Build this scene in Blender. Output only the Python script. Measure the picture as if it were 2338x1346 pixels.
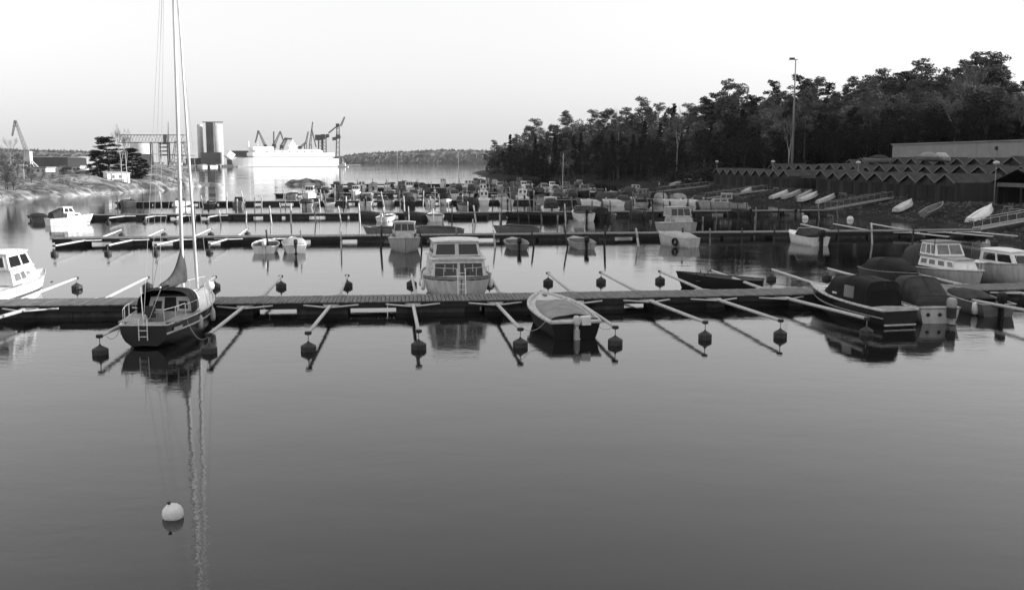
import bpy, math, random
from mathutils import Vector, Matrix, noise
R = math.radians
S = bpy.context.scene
C = S.collection
for o in list(bpy.data.objects): bpy.data.objects.remove(o)

# ------------------------------------------------------------------ camera, sky, sun, exposure
CAMH, FPX, HOR = 7.5, 2273.0, 366.5           # eye height, focal length and horizon in photograph pixels
PITCH = math.atan((673 - HOR) / FPX)
cam = bpy.data.objects.new('camera', bpy.data.cameras.new('camera')); C.objects.link(cam)
cam.data.sensor_width = 36; cam.data.lens = 35.0; cam.data.clip_start = .5; cam.data.clip_end = 12000
cam.location = (0, 0, CAMH); cam.rotation_euler = (R(90) - PITCH, 0, 0)
S.camera = cam
SUN_AZ, SUN_EL = R(85), R(10)                 # clockwise from the view direction (+Y)
wd = bpy.data.worlds.new('World'); S.world = wd; wd.use_nodes = True
nt = wd.node_tree; nt.nodes.clear()
sky = nt.nodes.new('ShaderNodeTexSky'); sky.sky_type = 'NISHITA'; sky.sun_disc = False
sky.sun_elevation = SUN_EL; sky.sun_rotation = SUN_AZ; sky.altitude = 0; sky.air_density = 3.0; sky.dust_density = 0.0; sky.ozone_density = 1.0
bw = nt.nodes.new('ShaderNodeRGBToBW'); bg = nt.nodes.new('ShaderNodeBackground'); ow = nt.nodes.new('ShaderNodeOutputWorld')
bg.inputs['Strength'].default_value = 0.15
pw = nt.nodes.new('ShaderNodeMath'); pw.operation = 'POWER'; pw.inputs[1].default_value = .7      # power curve flattens the sky's brightness range
nt.links.new(sky.outputs[0], bw.inputs[0]); nt.links.new(bw.outputs[0], pw.inputs[0]); nt.links.new(pw.outputs[0], bg.inputs[0]); nt.links.new(bg.outputs[0], ow.inputs[0])
sl = bpy.data.lights.new('sun', 'SUN'); sl.energy = 2.8; sl.angle = R(.5)
sun = bpy.data.objects.new('sun', sl); C.objects.link(sun)
sdir = Vector((math.sin(SUN_AZ) * math.cos(SUN_EL), math.cos(SUN_AZ) * math.cos(SUN_EL), math.sin(SUN_EL)))
sun.rotation_euler = sdir.to_track_quat('Z', 'Y').to_euler(); sun.location = sdir * 300
S.view_settings.view_transform = 'Standard'; S.view_settings.look = 'None'; S.view_settings.gamma = 1
S.view_settings.exposure = 1.68
S.render.engine = 'CYCLES'
S.cycles.max_bounces = 6; S.cycles.diffuse_bounces = 2; S.cycles.glossy_bounces = 3; S.cycles.transmission_bounces = 2
S.cycles.caustics_reflective = False; S.cycles.caustics_refractive = False
S.cycles.use_denoising = True

# ------------------------------------------------------------------ coordinates
ANG = R(7.2); CA, SA = math.cos(ANG), math.sin(ANG)
def P(px, py, z=0.):                           # where the photograph's pixel meets the level z
    dx, dy = (px - 1169) / FPX, (673 - py) / FPX
    d = Vector((dx, math.cos(PITCH) + dy * math.sin(PITCH), -math.sin(PITCH) + dy * math.cos(PITCH)))
    t = (z - CAMH) / d.z
    return Vector((d.x * t, d.y * t, z))
def D(px, py, Y):                              # the point of that line of sight at the distance Y
    dx, dy = (px - 1169) / FPX, (673 - py) / FPX
    d = Vector((dx, math.cos(PITCH) + dy * math.sin(PITCH), -math.sin(PITCH) + dy * math.cos(PITCH)))
    return Vector((0, 0, CAMH)) + d * (Y / d.y)
def W(u, v, z=0.): return Vector((u * CA - v * SA, u * SA + v * CA, z))     # harbour grid: u along the pontoons, v away
def UV(p): return p.x * CA + p.y * SA, -p.x * SA + p.y * CA
def lerp(pts, x):
    if x <= pts[0][0]: return pts[0][1]
    for (a, b), (c, d) in zip(pts, pts[1:]):
        if x <= c: return b + (d - b) * (x - a) / (c - a)
    return pts[-1][1]
def sm(a, b, x):
    t = max(0, min(1, (x - a) / (b - a))); return t * t * (3 - 2 * t)
ORD = ('first second third fourth fifth sixth seventh eighth ninth tenth eleventh twelfth thirteenth fourteenth fifteenth sixteenth '
       'seventeenth eighteenth nineteenth twentieth').split()
ORD += ['twenty-' + w for w in ORD[:9]] + ['thirtieth'] + ['thirty-' + w for w in ORD[:9]] + ['fortieth'] + ['forty-' + w for w in ORD[:9]] + ['fiftieth'] + ['fifty-' + w for w in ORD[:9]] + ['sixtieth'] + ['sixty-' + w for w in ORD[:9]]

# ------------------------------------------------------------------ materials (the photograph is black and white: greys only)
M = {}
def mat(name, val, rough=.6, var=.12, scale=3., spec=.3, bump=0., bscale=20., metal=0., stretch=(1, 1, 1), detail=4.):
    m = bpy.data.materials.new(name); m.use_nodes = True; t = m.node_tree; b = t.nodes['Principled BSDF']
    b.inputs['Roughness'].default_value = rough; b.inputs['Specular IOR Level'].default_value = spec; b.inputs['Metallic'].default_value = metal
    co = t.nodes.new('ShaderNodeTexCoord'); mp = t.nodes.new('ShaderNodeMapping'); mp.inputs['Scale'].default_value = stretch
    oi = t.nodes.new('ShaderNodeObjectInfo'); ad = t.nodes.new('ShaderNodeVectorMath'); ad.operation = 'ADD'
    t.links.new(co.outputs['Object'], ad.inputs[0]); t.links.new(oi.outputs['Location'], ad.inputs[1]); t.links.new(ad.outputs[0], mp.inputs[0])
    n = t.nodes.new('ShaderNodeTexNoise'); n.inputs['Scale'].default_value = scale; n.inputs['Detail'].default_value = detail; n.inputs['Roughness'].default_value = .6
    t.links.new(mp.outputs[0], n.inputs['Vector'])
    r = t.nodes.new('ShaderNodeMapRange'); r.inputs['From Min'].default_value = .3; r.inputs['From Max'].default_value = .7
    r.inputs['To Min'].default_value = val * (1 - var); r.inputs['To Max'].default_value = val * (1 + var)
    t.links.new(n.outputs[0], r.inputs[0])
    cb = t.nodes.new('ShaderNodeCombineColor')
    for i in range(3): t.links.new(r.outputs[0], cb.inputs[i])
    t.links.new(cb.outputs[0], b.inputs['Base Color'])
    if bump:
        n2 = t.nodes.new('ShaderNodeTexNoise'); n2.inputs['Scale'].default_value = bscale; t.links.new(mp.outputs[0], n2.inputs['Vector'])
        bp = t.nodes.new('ShaderNodeBump'); bp.inputs['Strength'].default_value = bump; bp.inputs['Distance'].default_value = .05
        t.links.new(n2.outputs[0], bp.inputs['Height']); t.links.new(bp.outputs[0], b.inputs['Normal'])
    M[name] = m; return m
mat('white', .76, .35, .1, 3., .4, stretch=(1, 1, .3)); mat('offwhite', .52, .45, .22, 3.5, stretch=(1, 1, .25)); mat('light', .36, .5, .25, 3.5, stretch=(1, 1, .25)); mat('mid', .17, .55, .2, 2.)
mat('dark', .03, .5, .3, 2.); mat('black', .01, .5, .3, 3.); mat('navy', .012, .22, .2, 1., .5); mat('hull_blue', .03, .25, .25, .7, .5)
mat('glass', .02, .06, .1, 1., .6); mat('glass_pale', .16, .12, .25, 2., .5)
mat('plank', .17, .8, .35, 6., .2, .3, 40, stretch=(1, .15, 1)); mat('beam', .035, .8, .4, 2., .2, .3, 30, stretch=(.2, 1, 1))
mat('float_grey', .06, .8, .45, 2.5, .2); mat('float_black', .015, .7, .3, 2.)
mat('galv', .5, .45, .15, 5., .4); mat('galv_dark', .25, .5, .2, 5.); mat('buoy', .045, .6, .35, 5.)
mat('post', .2, .85, .5, 4., .2, stretch=(1, 1, .2)); mat('post_pale', .55, .8, .3, 4., .2, stretch=(1, 1, .2)); mat('post_dark', .05, .8, .4, 4.)
mat('canvas_black', .009, .75, .3, 2., .2, .4, 5); mat('canvas_grey', .045, .8, .35, 2.5, .2, .5, 4); mat('canvas_mid', .27, .85, .2, 2., .15, .6, 4)
mat('canvas_pale', .45, .85, .15, 2., .15, .5, 4)
mat('wood', .1, .6, .35, 3., .3, stretch=(1, .1, 1)); mat('wood_dark', .016, .6, .3, 3., .3, .2, 20, stretch=(1, .1, 1)); mat('teak', .3, .7, .25, 6., .2, stretch=(4, .2, 1))
mat('rope', .4, .9, .2, 10.)
mat('needles', .01, .8, .6, .35, .1); mat('needles_lit', .1, .8, .6, .35, .1); mat('leaves_brown', .12, .8, .5, .4, .1); mat('leaves_pale', .17, .8, .5, .4, .1)  # sunlit tops and shaded lower wood are put into the needle tones
mat('bark', .07, .9, .4, 2., .1, .5, 15); mat('bark_pine', .06, .9, .4, 1., .1, .5, 15); mat('bark_birch', .38, .8, .35, 1.5, .2, stretch=(1, 1, 3)); mat('twig', .17, .9, .3, 2., .1)
mat('shed_wall', .04, .85, .4, 1.2, .1, .3, 15, stretch=(1, 1, .1)); mat('shed_door', .022, .85, .4, 1., .1, stretch=(1, 1, .1)); mat('shed_roof', .055, .85, .35, .8, .1)
mat('shed_trim', .14, .8, .2, 3., .1); mat('concrete', .25, .85, .12, .5, .15, .2, 8); mat('concrete_pale', .52, .85, .12, .15, .15)
mat('industrial_dark', .09, .8, .3, .1, .15); mat('industrial_mid', .22, .8, .25, .1, .15); mat('steelwork', .1, .7, .3, .3, .2); mat('ship_white', .85, .5, .03, .1, .3); mat('ship_grey', .4, .6, .1, .2)
mat('buoy_white', .7, .6, .16, 5., .3, .3, 30); mat('skin', .35, .6, .05); mat('cloth_pale', .4, .9, .1, 6.); mat('cloth_dark', .05, .9, .2, 6.); mat('hair', .03)
mat('forest_far', .12, .95, .6, .05, .05); mat('globe', .5, .35, .05)

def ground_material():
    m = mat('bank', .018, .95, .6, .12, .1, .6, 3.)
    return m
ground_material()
def rock_material():
    m = mat('rock', .27, .85, .4, .22, .15, .5, 1.2); t = m.node_tree; b = t.nodes['Principled BSDF']
    src = b.inputs['Base Color'].links[0].from_socket
    co = t.nodes.new('ShaderNodeTexCoord'); mp = t.nodes.new('ShaderNodeMapping'); mp.inputs['Scale'].default_value = (.2, .2, .1)
    nz = t.nodes.new('ShaderNodeTexNoise'); nz.inputs['Scale'].default_value = .5
    mx = t.nodes.new('ShaderNodeVectorMath'); mx.operation = 'MULTIPLY_ADD'; mx.inputs[1].default_value = (6, 6, 6)
    t.links.new(co.outputs['Object'], nz.inputs['Vector']); t.links.new(nz.outputs['Color'], mx.inputs[0]); t.links.new(co.outputs['Object'], mx.inputs[2]); t.links.new(mx.outputs[0], mp.inputs[0])
    vo = t.nodes.new('ShaderNodeTexVoronoi'); vo.feature = 'DISTANCE_TO_EDGE'; vo.inputs['Scale'].default_value = .9; t.links.new(mp.outputs[0], vo.inputs['Vector'])
    rg = t.nodes.new('ShaderNodeMapRange'); rg.inputs['From Min'].default_value = .0; rg.inputs['From Max'].default_value = .035; rg.inputs['To Min'].default_value = .2
    t.links.new(vo.outputs['Distance'], rg.inputs[0])
    n2 = t.nodes.new('ShaderNodeTexNoise'); n2.inputs['Scale'].default_value = .35; n2.inputs['Detail'].default_value = 6; t.links.new(co.outputs['Object'], n2.inputs['Vector'])
    r2 = t.nodes.new('ShaderNodeMapRange'); r2.inputs['From Min'].default_value = .42; r2.inputs['From Max'].default_value = .6; r2.inputs['To Min'].default_value = .35; t.links.new(n2.outputs[0], r2.inputs[0])
    sp = t.nodes.new('ShaderNodeSeparateXYZ'); t.links.new(co.outputs['Object'], sp.inputs[0])      # bare band washed clean at the waterline
    wl = t.nodes.new('ShaderNodeMapRange'); wl.inputs['From Min'].default_value = .25; wl.inputs['From Max'].default_value = .7; wl.inputs['To Min'].default_value = 1.7; wl.inputs['To Max'].default_value = 1.0; t.links.new(sp.outputs[2], wl.inputs[0])
    def mul(a, b_):
        k = t.nodes.new('ShaderNodeMath'); k.operation = 'MULTIPLY'; t.links.new(a, k.inputs[0]); t.links.new(b_, k.inputs[1]); return k.outputs[0]
    f = mul(mul(rg.outputs[0], r2.outputs[0]), wl.outputs[0])
    vm = t.nodes.new('ShaderNodeVectorMath'); vm.operation = 'SCALE'; t.links.new(src, vm.inputs[0]); t.links.new(f, vm.inputs['Scale'])
    t.links.new(vm.outputs[0], b.inputs['Base Color'])
rock_material()
def water_material():
    m = bpy.data.materials.new('water'); m.use_nodes = True; t = m.node_tree; b = t.nodes['Principled BSDF']
    b.inputs['Base Color'].default_value = (.008, .008, .008, 1); b.inputs['Roughness'].default_value = .03; b.inputs['IOR'].default_value = 1.38
    co = t.nodes.new('ShaderNodeTexCoord'); mp = t.nodes.new('ShaderNodeMapping'); mp.inputs['Rotation'].default_value = (0, 0, R(20)); mp.inputs['Scale'].default_value = (.55, 1, 1)
    t.links.new(co.outputs['Object'], mp.inputs[0])
    wn = t.nodes.new('ShaderNodeTexNoise'); wn.inputs['Scale'].default_value = .03; wn.inputs['Detail'].default_value = 3; t.links.new(mp.outputs[0], wn.inputs['Vector'])
    wr = t.nodes.new('ShaderNodeMapRange'); wr.inputs['From Min'].default_value = .38; wr.inputs['From Max'].default_value = .66; wr.inputs['To Min'].default_value = .35; wr.inputs['To Max'].default_value = 1.5; t.links.new(wn.outputs[0], wr.inputs[0])
    rr = t.nodes.new('ShaderNodeMapRange'); rr.inputs['From Min'].default_value = .35; rr.inputs['From Max'].default_value = .7; rr.inputs['To Min'].default_value = .02; rr.inputs['To Max'].default_value = .075; t.links.new(wn.outputs[0], rr.inputs[0]); t.links.new(rr.outputs[0], b.inputs['Roughness'])
    prev = None
    for sc, dist in ((.35, .012), (1.6, .0055), (4.5, .0028), (11., .0018)):
        n = t.nodes.new('ShaderNodeTexNoise'); n.inputs['Scale'].default_value = sc; n.inputs['Detail'].default_value = 2; t.links.new(mp.outputs[0], n.inputs['Vector'])
        bp = t.nodes.new('ShaderNodeBump'); bp.inputs['Strength'].default_value = 1; bp.inputs['Distance'].default_value = dist
        if sc > 1:
            k = t.nodes.new('ShaderNodeMath'); k.operation = 'MULTIPLY'; t.links.new(n.outputs[0], k.inputs[0]); t.links.new(wr.outputs[0], k.inputs[1]); t.links.new(k.outputs[0], bp.inputs['Height'])
        else: t.links.new(n.outputs[0], bp.inputs['Height'])
        if prev: t.links.new(prev.outputs[0], bp.inputs['Normal'])
        prev = bp
    t.links.new(prev.outputs[0], b.inputs['Normal'])
    M['water'] = m
water_material()

# ------------------------------------------------------------------ mesh helpers
class MB:
    def __init__(s): s.v = []; s.f = []
    def add(s, vs, fs):
        n = len(s.v); s.v += [Vector(q) for q in vs]; s.f += [tuple(n + i for i in f) for f in fs]; return s
    def box(s, c, d, rz=0, taper=1., m=None):
        x, y, z = d[0] / 2, d[1] / 2, d[2] / 2
        vs = [Vector((i * x * (taper if k > 0 else 1), j * y * (taper if k > 0 else 1), k * z)) for k in (-1, 1) for i, j in ((-1, -1), (1, -1), (1, 1), (-1, 1))]
        if rz: vs = [Matrix.Rotation(rz, 3, 'Z') @ q for q in vs]
        if m is not None: vs = [m @ q for q in vs]
        return s.add([q + Vector(c) for q in vs], [(3, 2, 1, 0), (4, 5, 6, 7), (0, 1, 5, 4), (1, 2, 6, 5), (2, 3, 7, 6), (3, 0, 4, 7)])
    def tube(s, p, q, r0, r1=None, n=6, cap=True):
        p, q = Vector(p), Vector(q); r1 = r0 if r1 is None else r1; d = (q - p)
        if d.length < 1e-6: return s
        d.normalize(); a = d.cross(Vector((0, 0, 1)) if abs(d.z) < .9 else Vector((1, 0, 0))).normalized(); b = d.cross(a)
        vs = []
        for c, r in ((p, r0), (q, r1)):
            vs += [c + (a * math.cos(6.28318 * i / n) + b * math.sin(6.28318 * i / n)) * r for i in range(n)]
        fs = [(i, (i + 1) % n, n + (i + 1) % n, n + i) for i in range(n)]
        if cap: fs += [tuple(reversed(range(n))), tuple(range(n, 2 * n))]
        return s.add(vs, fs)
    def path(s, pts, r, n=5):
        for a, b in zip(pts, pts[1:]): s.tube(a, b, r, r, n)
        return s
    def lathe(s, prof, n=12, c=(0, 0, 0)):
        vs = []; c = Vector(c)
        for r, z in prof: vs += [c + Vector((r * math.cos(6.28318 * i / n), r * math.sin(6.28318 * i / n), z)) for i in range(n)]
        k = len(prof); fs = [(j * n + i, j * n + (i + 1) % n, (j + 1) * n + (i + 1) % n, (j + 1) * n + i) for j in range(k - 1) for i in range(n)]
        fs += [tuple(reversed(range(n))), tuple(range((k - 1) * n, k * n))]
        return s.add(vs, fs)
    def loft(s, secs, closed=False, caps=False):
        n = len(secs[0]); vs = [q for sc in secs for q in sc]; fs = []
        for j in range(len(secs) - 1):
            for i in range(n if closed else n - 1):
                fs.append((j * n + i, j * n + (i + 1) % n, (j + 1) * n + (i + 1) % n, (j + 1) * n + i))
        if caps: fs += [tuple(reversed(range(n))), tuple(range((len(secs) - 1) * n, len(secs) * n))]
        return s.add(vs, fs)
    def mesh(s, name, smooth=False):
        me = bpy.data.meshes.new(name); me.from_pydata([tuple(q) for q in s.v], [], s.f); me.update()
        if smooth: me.polygons.foreach_set('use_smooth', [True] * len(me.polygons))
        return me
    def build(s, name, m, parent=None, smooth=False, loc=None, rz=0):
        me = s.mesh(name, smooth); me.materials.append(M[m]); return link(name, me, parent, loc, rz)
def link(name, me, parent=None, loc=None, rz=0):
    o = bpy.data.objects.new(name, me); C.objects.link(o)
    if parent: o.parent = parent
    if loc is not None: o.location = loc
    if rz: o.rotation_euler = (0, 0, rz)
    return o
def tag(o, label=None, cat=None, group=None, kind=None):
    if label: o['label'] = label
    if cat: o['category'] = cat
    if group: o['group'] = group
    if kind: o['kind'] = kind
    return o
def thing(name, label, cat, loc=(0, 0, 0), rz=0, group=None):
    o = bpy.data.objects.new(name, None); C.objects.link(o); o.empty_display_size = .3
    o.location = loc; o.rotation_euler = (0, 0, rz); return tag(o, label, cat, group)
KIDS = {}
def copy_tree(o, parent=None):
    c = o.copy(); C.objects.link(c); c.parent = parent
    for ch in list(o.children): copy_tree(ch, c)
    return c
def smooth_some(o, ang=40):
    me = o.data; me.polygons.foreach_set('use_smooth', [True] * len(me.polygons))
    if hasattr(me, 'set_sharp_from_angle'): me.set_sharp_from_angle(angle=R(ang))
    return o

# ------------------------------------------------------------------ setting: water, banks, hills
b = MB(); b.add([(-6000, -1500, 0), (6000, -1500, 0), (6000, 9000, 0), (-6000, 9000, 0)], [(0, 1, 2, 3)])
tag(b.build('water', 'water'), 'calm dark harbour water mirroring the sky', kind='structure')

SHORE = [(-300, 57), (82, 57), (117, 63), (200, 66), (264, 69), (330, 72), (374, 70), (430, 55), (472, 44), (505, 47), (560, 49), (620, 54), (690, 62), (767, 73), (800, 100), (1000, 150)]
def shore_u(v): return lerp(SHORE, v) + 1.2 * math.sin(v * .13) + .8 * math.sin(v * .41 + 1)
ZA = [(-12, -2), (0, -.06), (3, .45), (7, 1.4), (10, 2.0), (20, 2.35), (30, 3.1), (37, 4.2), (43, 7.8), (60, 9), (90, 12), (140, 17), (260, 26)]
ZB = [(-12, -2), (0, -.06), (4, .8), (15, 4.5), (30, 8), (60, 12), (120, 16), (260, 22)]
def ground_z(x, y):
    u, v = UV(Vector((x, y, 0))); s = u - shore_u(v); k = sm(225, 290, v)
    z = lerp(ZA, s) * (1 - k) + lerp(ZB, s) * k
    if s > 0: z *= 1 - .65 * sm(420, 480, v)
    z += (noise.noise(Vector((x * .07, y * .07, 0))) * .5 + noise.noise(Vector((x * .3, y * .3, 3))) * .15) * sm(2, 12, s)
    ridge = 35.5 * sm(118, 185, x) * (1 - sm(250, 350, y)) * (1 + .06 * noise.noise(Vector((x * .03, y * .03, 7))))  # unseen ridge added so its shadow falls over the marina
    return max(z, ridge) if s > 30 else z
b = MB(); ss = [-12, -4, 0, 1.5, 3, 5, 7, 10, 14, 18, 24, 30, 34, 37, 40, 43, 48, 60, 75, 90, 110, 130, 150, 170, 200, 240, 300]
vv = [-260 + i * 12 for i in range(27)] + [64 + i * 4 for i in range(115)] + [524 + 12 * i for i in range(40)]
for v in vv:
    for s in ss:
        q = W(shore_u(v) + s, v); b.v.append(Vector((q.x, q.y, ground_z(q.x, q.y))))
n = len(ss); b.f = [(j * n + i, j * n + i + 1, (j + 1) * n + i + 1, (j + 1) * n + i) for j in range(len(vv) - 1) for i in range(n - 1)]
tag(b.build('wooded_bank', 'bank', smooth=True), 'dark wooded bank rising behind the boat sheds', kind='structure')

LEFT = [(100, -112), (150, -102), (185, -97), (210, -94), (235, -90), (264, -88), (300, -93), (318, -104), (345, -118), (600, -218), (1000, -345), (1200, -350)]
DOMES = [(-103, 242, 9, 8, 2.3), (-103, 214, 8, 7, 1.2), (-94, 243, 6, 7, .3), (-92.5, 258, 6, 8, 1.6), (-101, 288, 8, 14, 3.6), (-97, 300, 6, 10, 1.5), (-97, 226, 5, 6, .8), (-100, 198, 6, 6, .8), (-112, 230, 8, 8, 1.5)]
def rock_z(x, y):
    e = lerp(LEFT, y) + 1.5 * math.sin(y * .33) + 1.0 * math.sin(y * .9 + 2); s = e - x
    z = -1.6 + 2.6 * sm(-4, 5, s) + 1.1 * sm(4, 16, s)
    for cx, cy, rx, ry, h in DOMES: z += h * math.exp(-((x - cx) / rx) ** 2 - ((y - cy) / ry) ** 2) * sm(-1, 3, s)
    z += (noise.noise(Vector((x * .12, y * .12, 0))) * .7 + noise.noise(Vector((x * .35, y * .35, 4))) * .35 + noise.noise(Vector((x, y, 8))) * .1) * sm(-2, 3, s)
    return z
b = MB(); ys = [100, 120, 140, 155] + [168 + i * 1.4 for i in range(130)] + [360, 390, 430, 480, 560, 650, 760, 880, 1000, 1090]
offs = [-6, -3, -1.5, -.7, 0, .7, 1.4, 2.1, 3, 4, 5, 6, 7, 8, 9, 10, 11, 12, 13, 14, 15.5, 17, 19, 22, 26, 32, 45, 70, 120, 220, 420]
for y in ys:
    for s in offs: x = lerp(LEFT, y) - s; b.v.append(Vector((x, y, rock_z(x, y))))
n = len(offs); b.f = [(j * n + i, (j + 1) * n + i, (j + 1) * n + i + 1, j * n + i + 1) for j in range(len(ys) - 1) for i in range(n - 1)]
tag(b.build('rocky_shore', 'rock', smooth=True), 'smooth pale granite shore left of the marina', kind='structure')
def islet(name, label, pts, cx, cy, rx, ry, h, seed):
    b = MB(); N, K = 40, 10
    for j in range(K + 1):
        f = j / K
        for i in range(N):
            a = 6.28318 * i / N; w = 1 + .22 * noise.noise(Vector((math.cos(a) * 1.5, math.sin(a) * 1.5, seed)))
            x, y = cx + rx * w * f * 1.15 * math.cos(a), cy + ry * w * f * 1.15 * math.sin(a)
            z = h * (1 - f ** 3) - .5 * f ** 6 + h * (.55 * noise.noise(Vector((x * .35, y * .35, seed))) + .3 * noise.noise(Vector((x * .9, y * .9, seed)))) * (1 - f ** 4)
            b.v.append(Vector((x, y, z)))
    b.f = [(j * N + i, (j + 1) * N + i, (j + 1) * N + (i + 1) % N, j * N + (i + 1) % N) for j in range(K) for i in range(N)]
    return tag(b.build(name, 'rock', smooth=True), label, kind='structure')
islet('rocky_islet', 'low dark rocky islet off the end of the far pontoons', None, -65.5, 319, 6.6, 5, 1.55, 3)
islet('rocky_reef', 'flat pale reef just above the water beyond the rocks', None, -96, 313, 5, 4, .7, 9)

b = MB()                                                        # quays of the harbour across the water
b.add([(-1400, 1085, -1), (-335, 1085, -1), (-335, 1085, 2.2), (-1400, 1085, 2.2), (-335, 1200, 2.2), (-1400, 1700, 2.2), (-335, 1200, -1)], [(0, 1, 2, 3), (3, 2, 4, 5), (1, 6, 4, 2)])
b.add([(-400, 1275, -1), (-192, 1275, -1), (-192, 1275, 2.2), (-400, 1275, 2.2), (-205, 1350, 2.2), (-1400, 1350, 2.2), (-205, 1350, -1)], [(0, 1, 2, 3), (3, 2, 4, 5), (1, 6, 4, 2)])
tag(b.build('harbour_quay', 'concrete_pale'), 'pale quay of the harbour beneath the silos', kind='structure')
def far_hill(name, label, x0, x1, Y, prof, seed, depth=500):
    rnd = random.Random(seed); b = MB(); n = int((x1 - x0) / 7); rows = [0, .04, .1, .2, .45, 1]
    for j, f in enumerate(rows):
        for i in range(n + 1):
            x = x0 + (x1 - x0) * i / n; h = lerp(prof, x)
            g = (0, .72, .93, 1.0, 1.05, 1.0)[j]
            jit = 0 if j == 0 else rnd.uniform(-1, 1) * 2.2 + 2.5 * noise.noise(Vector((x * .02, j, seed)))
            b.v.append(Vector((x + (rnd.uniform(-2, 2) if j else 0), Y + f * depth + (rnd.uniform(-8, 8) if j else 0), max(-.5, h * g + (jit if h > 3 else 0)) if j else -.5)))
    k = n + 1; b.f = [(j * k + i, j * k + i + 1, (j + 1) * k + i + 1, (j + 1) * k + i) for j in range(len(rows) - 1) for i in range(n)]
    for _ in range(int((x1 - x0) * 9)):          # crowns of the trees on it
        x = rnd.uniform(x0, x1); h = lerp(prof, x); f = rnd.random() ** .8
        if h < 3: continue
        c = Vector((x, Y + (.2 * f * depth if f > .6 else .1 * f * depth) - 6, max(1, h * (.05 + 1.0 * f)) + rnd.uniform(-2, 2.5))); w, g = rnd.uniform(2, 5), rnd.uniform(2.5, 6)
        a = rnd.uniform(-.7, .7); b.add([c + Vector((-w, -w * a, -g * .6)), c + Vector((w, w * a, -g * .6)), c + Vector((rnd.uniform(-.5, .5) * w, 2, g))], [(0, 1, 2)])
    return tag(b.build(name, 'forest_far'), label, kind='structure')
far_hill('far_hills', 'low wooded shore on the far horizon', -500, 320, 2450, [(-500, 4), (-420, 16), (-390, 21), (-330, 24), (-250, 27), (-180, 31), (-80, 30), (0, 26), (100, 24), (320, 22)], 1)
far_hill('far_wooded_ridge', 'grey wooded ridge behind the harbour at the left', -1600, -880, 2300, [(-1600, 28), (-1200, 30), (-1050, 27), (-960, 24), (-880, 20)], 2)

m = bpy.data.materials.new('haze'); m.use_nodes = True; t_ = m.node_tree; t_.nodes.clear()       # thin sea air
pv = t_.nodes.new('ShaderNodeVolumePrincipled'); mo = t_.nodes.new('ShaderNodeOutputMaterial'); t_.links.new(pv.outputs[0], mo.inputs['Volume'])
pv.inputs['Density'].default_value = .000032; pv.inputs['Color'].default_value = (.92, .92, .92, 1); pv.inputs['Anisotropy'].default_value = .3
M['haze'] = m
tag(MB().box((0, 3750, 34), (12400, 10700, 74)).build('haze', 'haze'), 'thin pale haze over the harbour', kind='stuff')
S.cycles.volume_bounces = 1

# ------------------------------------------------------------------ pontoons
def row_v(k, u): return (51.4 + .0011 * (u - 10) ** 2) if k == 0 else (95.0, 135.0, 176.5, 216.0, 256.0, 300.0)[k - 1]
ROWS = [(-24, 40), (-29.5, 59.5), (-45, 62), (-45, 58), (-23, 60), (-17, 52), (-16, 44)]   # extent along u
WID = [2.4, 2.3, 2.2, 2.2, 2.2, 2.2, 2.2]
ROWNAME = ['nearest', 'second', 'third', 'fourth', 'fifth', 'sixth', 'farthest']
DECK = .62
def rowpoint(k, u, side, z=0.):                # side 0 = far edge, 1 = near edge
    return W(u, row_v(k, u) - WID[k] * side, z)
def rowdir(k, u):
    p, q = rowpoint(k, u - 1, 0), rowpoint(k, u + 1, 0); return math.atan2(q.y - p.y, q.x - p.x)
gap_px = [(578, 676), (795, 905), (1103, 1114), (1452, 1525), (1703, 1727), (2290, 2305)]
GAPS0 = [(UV(P(a, 712, .2))[0], UV(P(b_, 712, .2))[0]) for a, b_ in gap_px]
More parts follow.
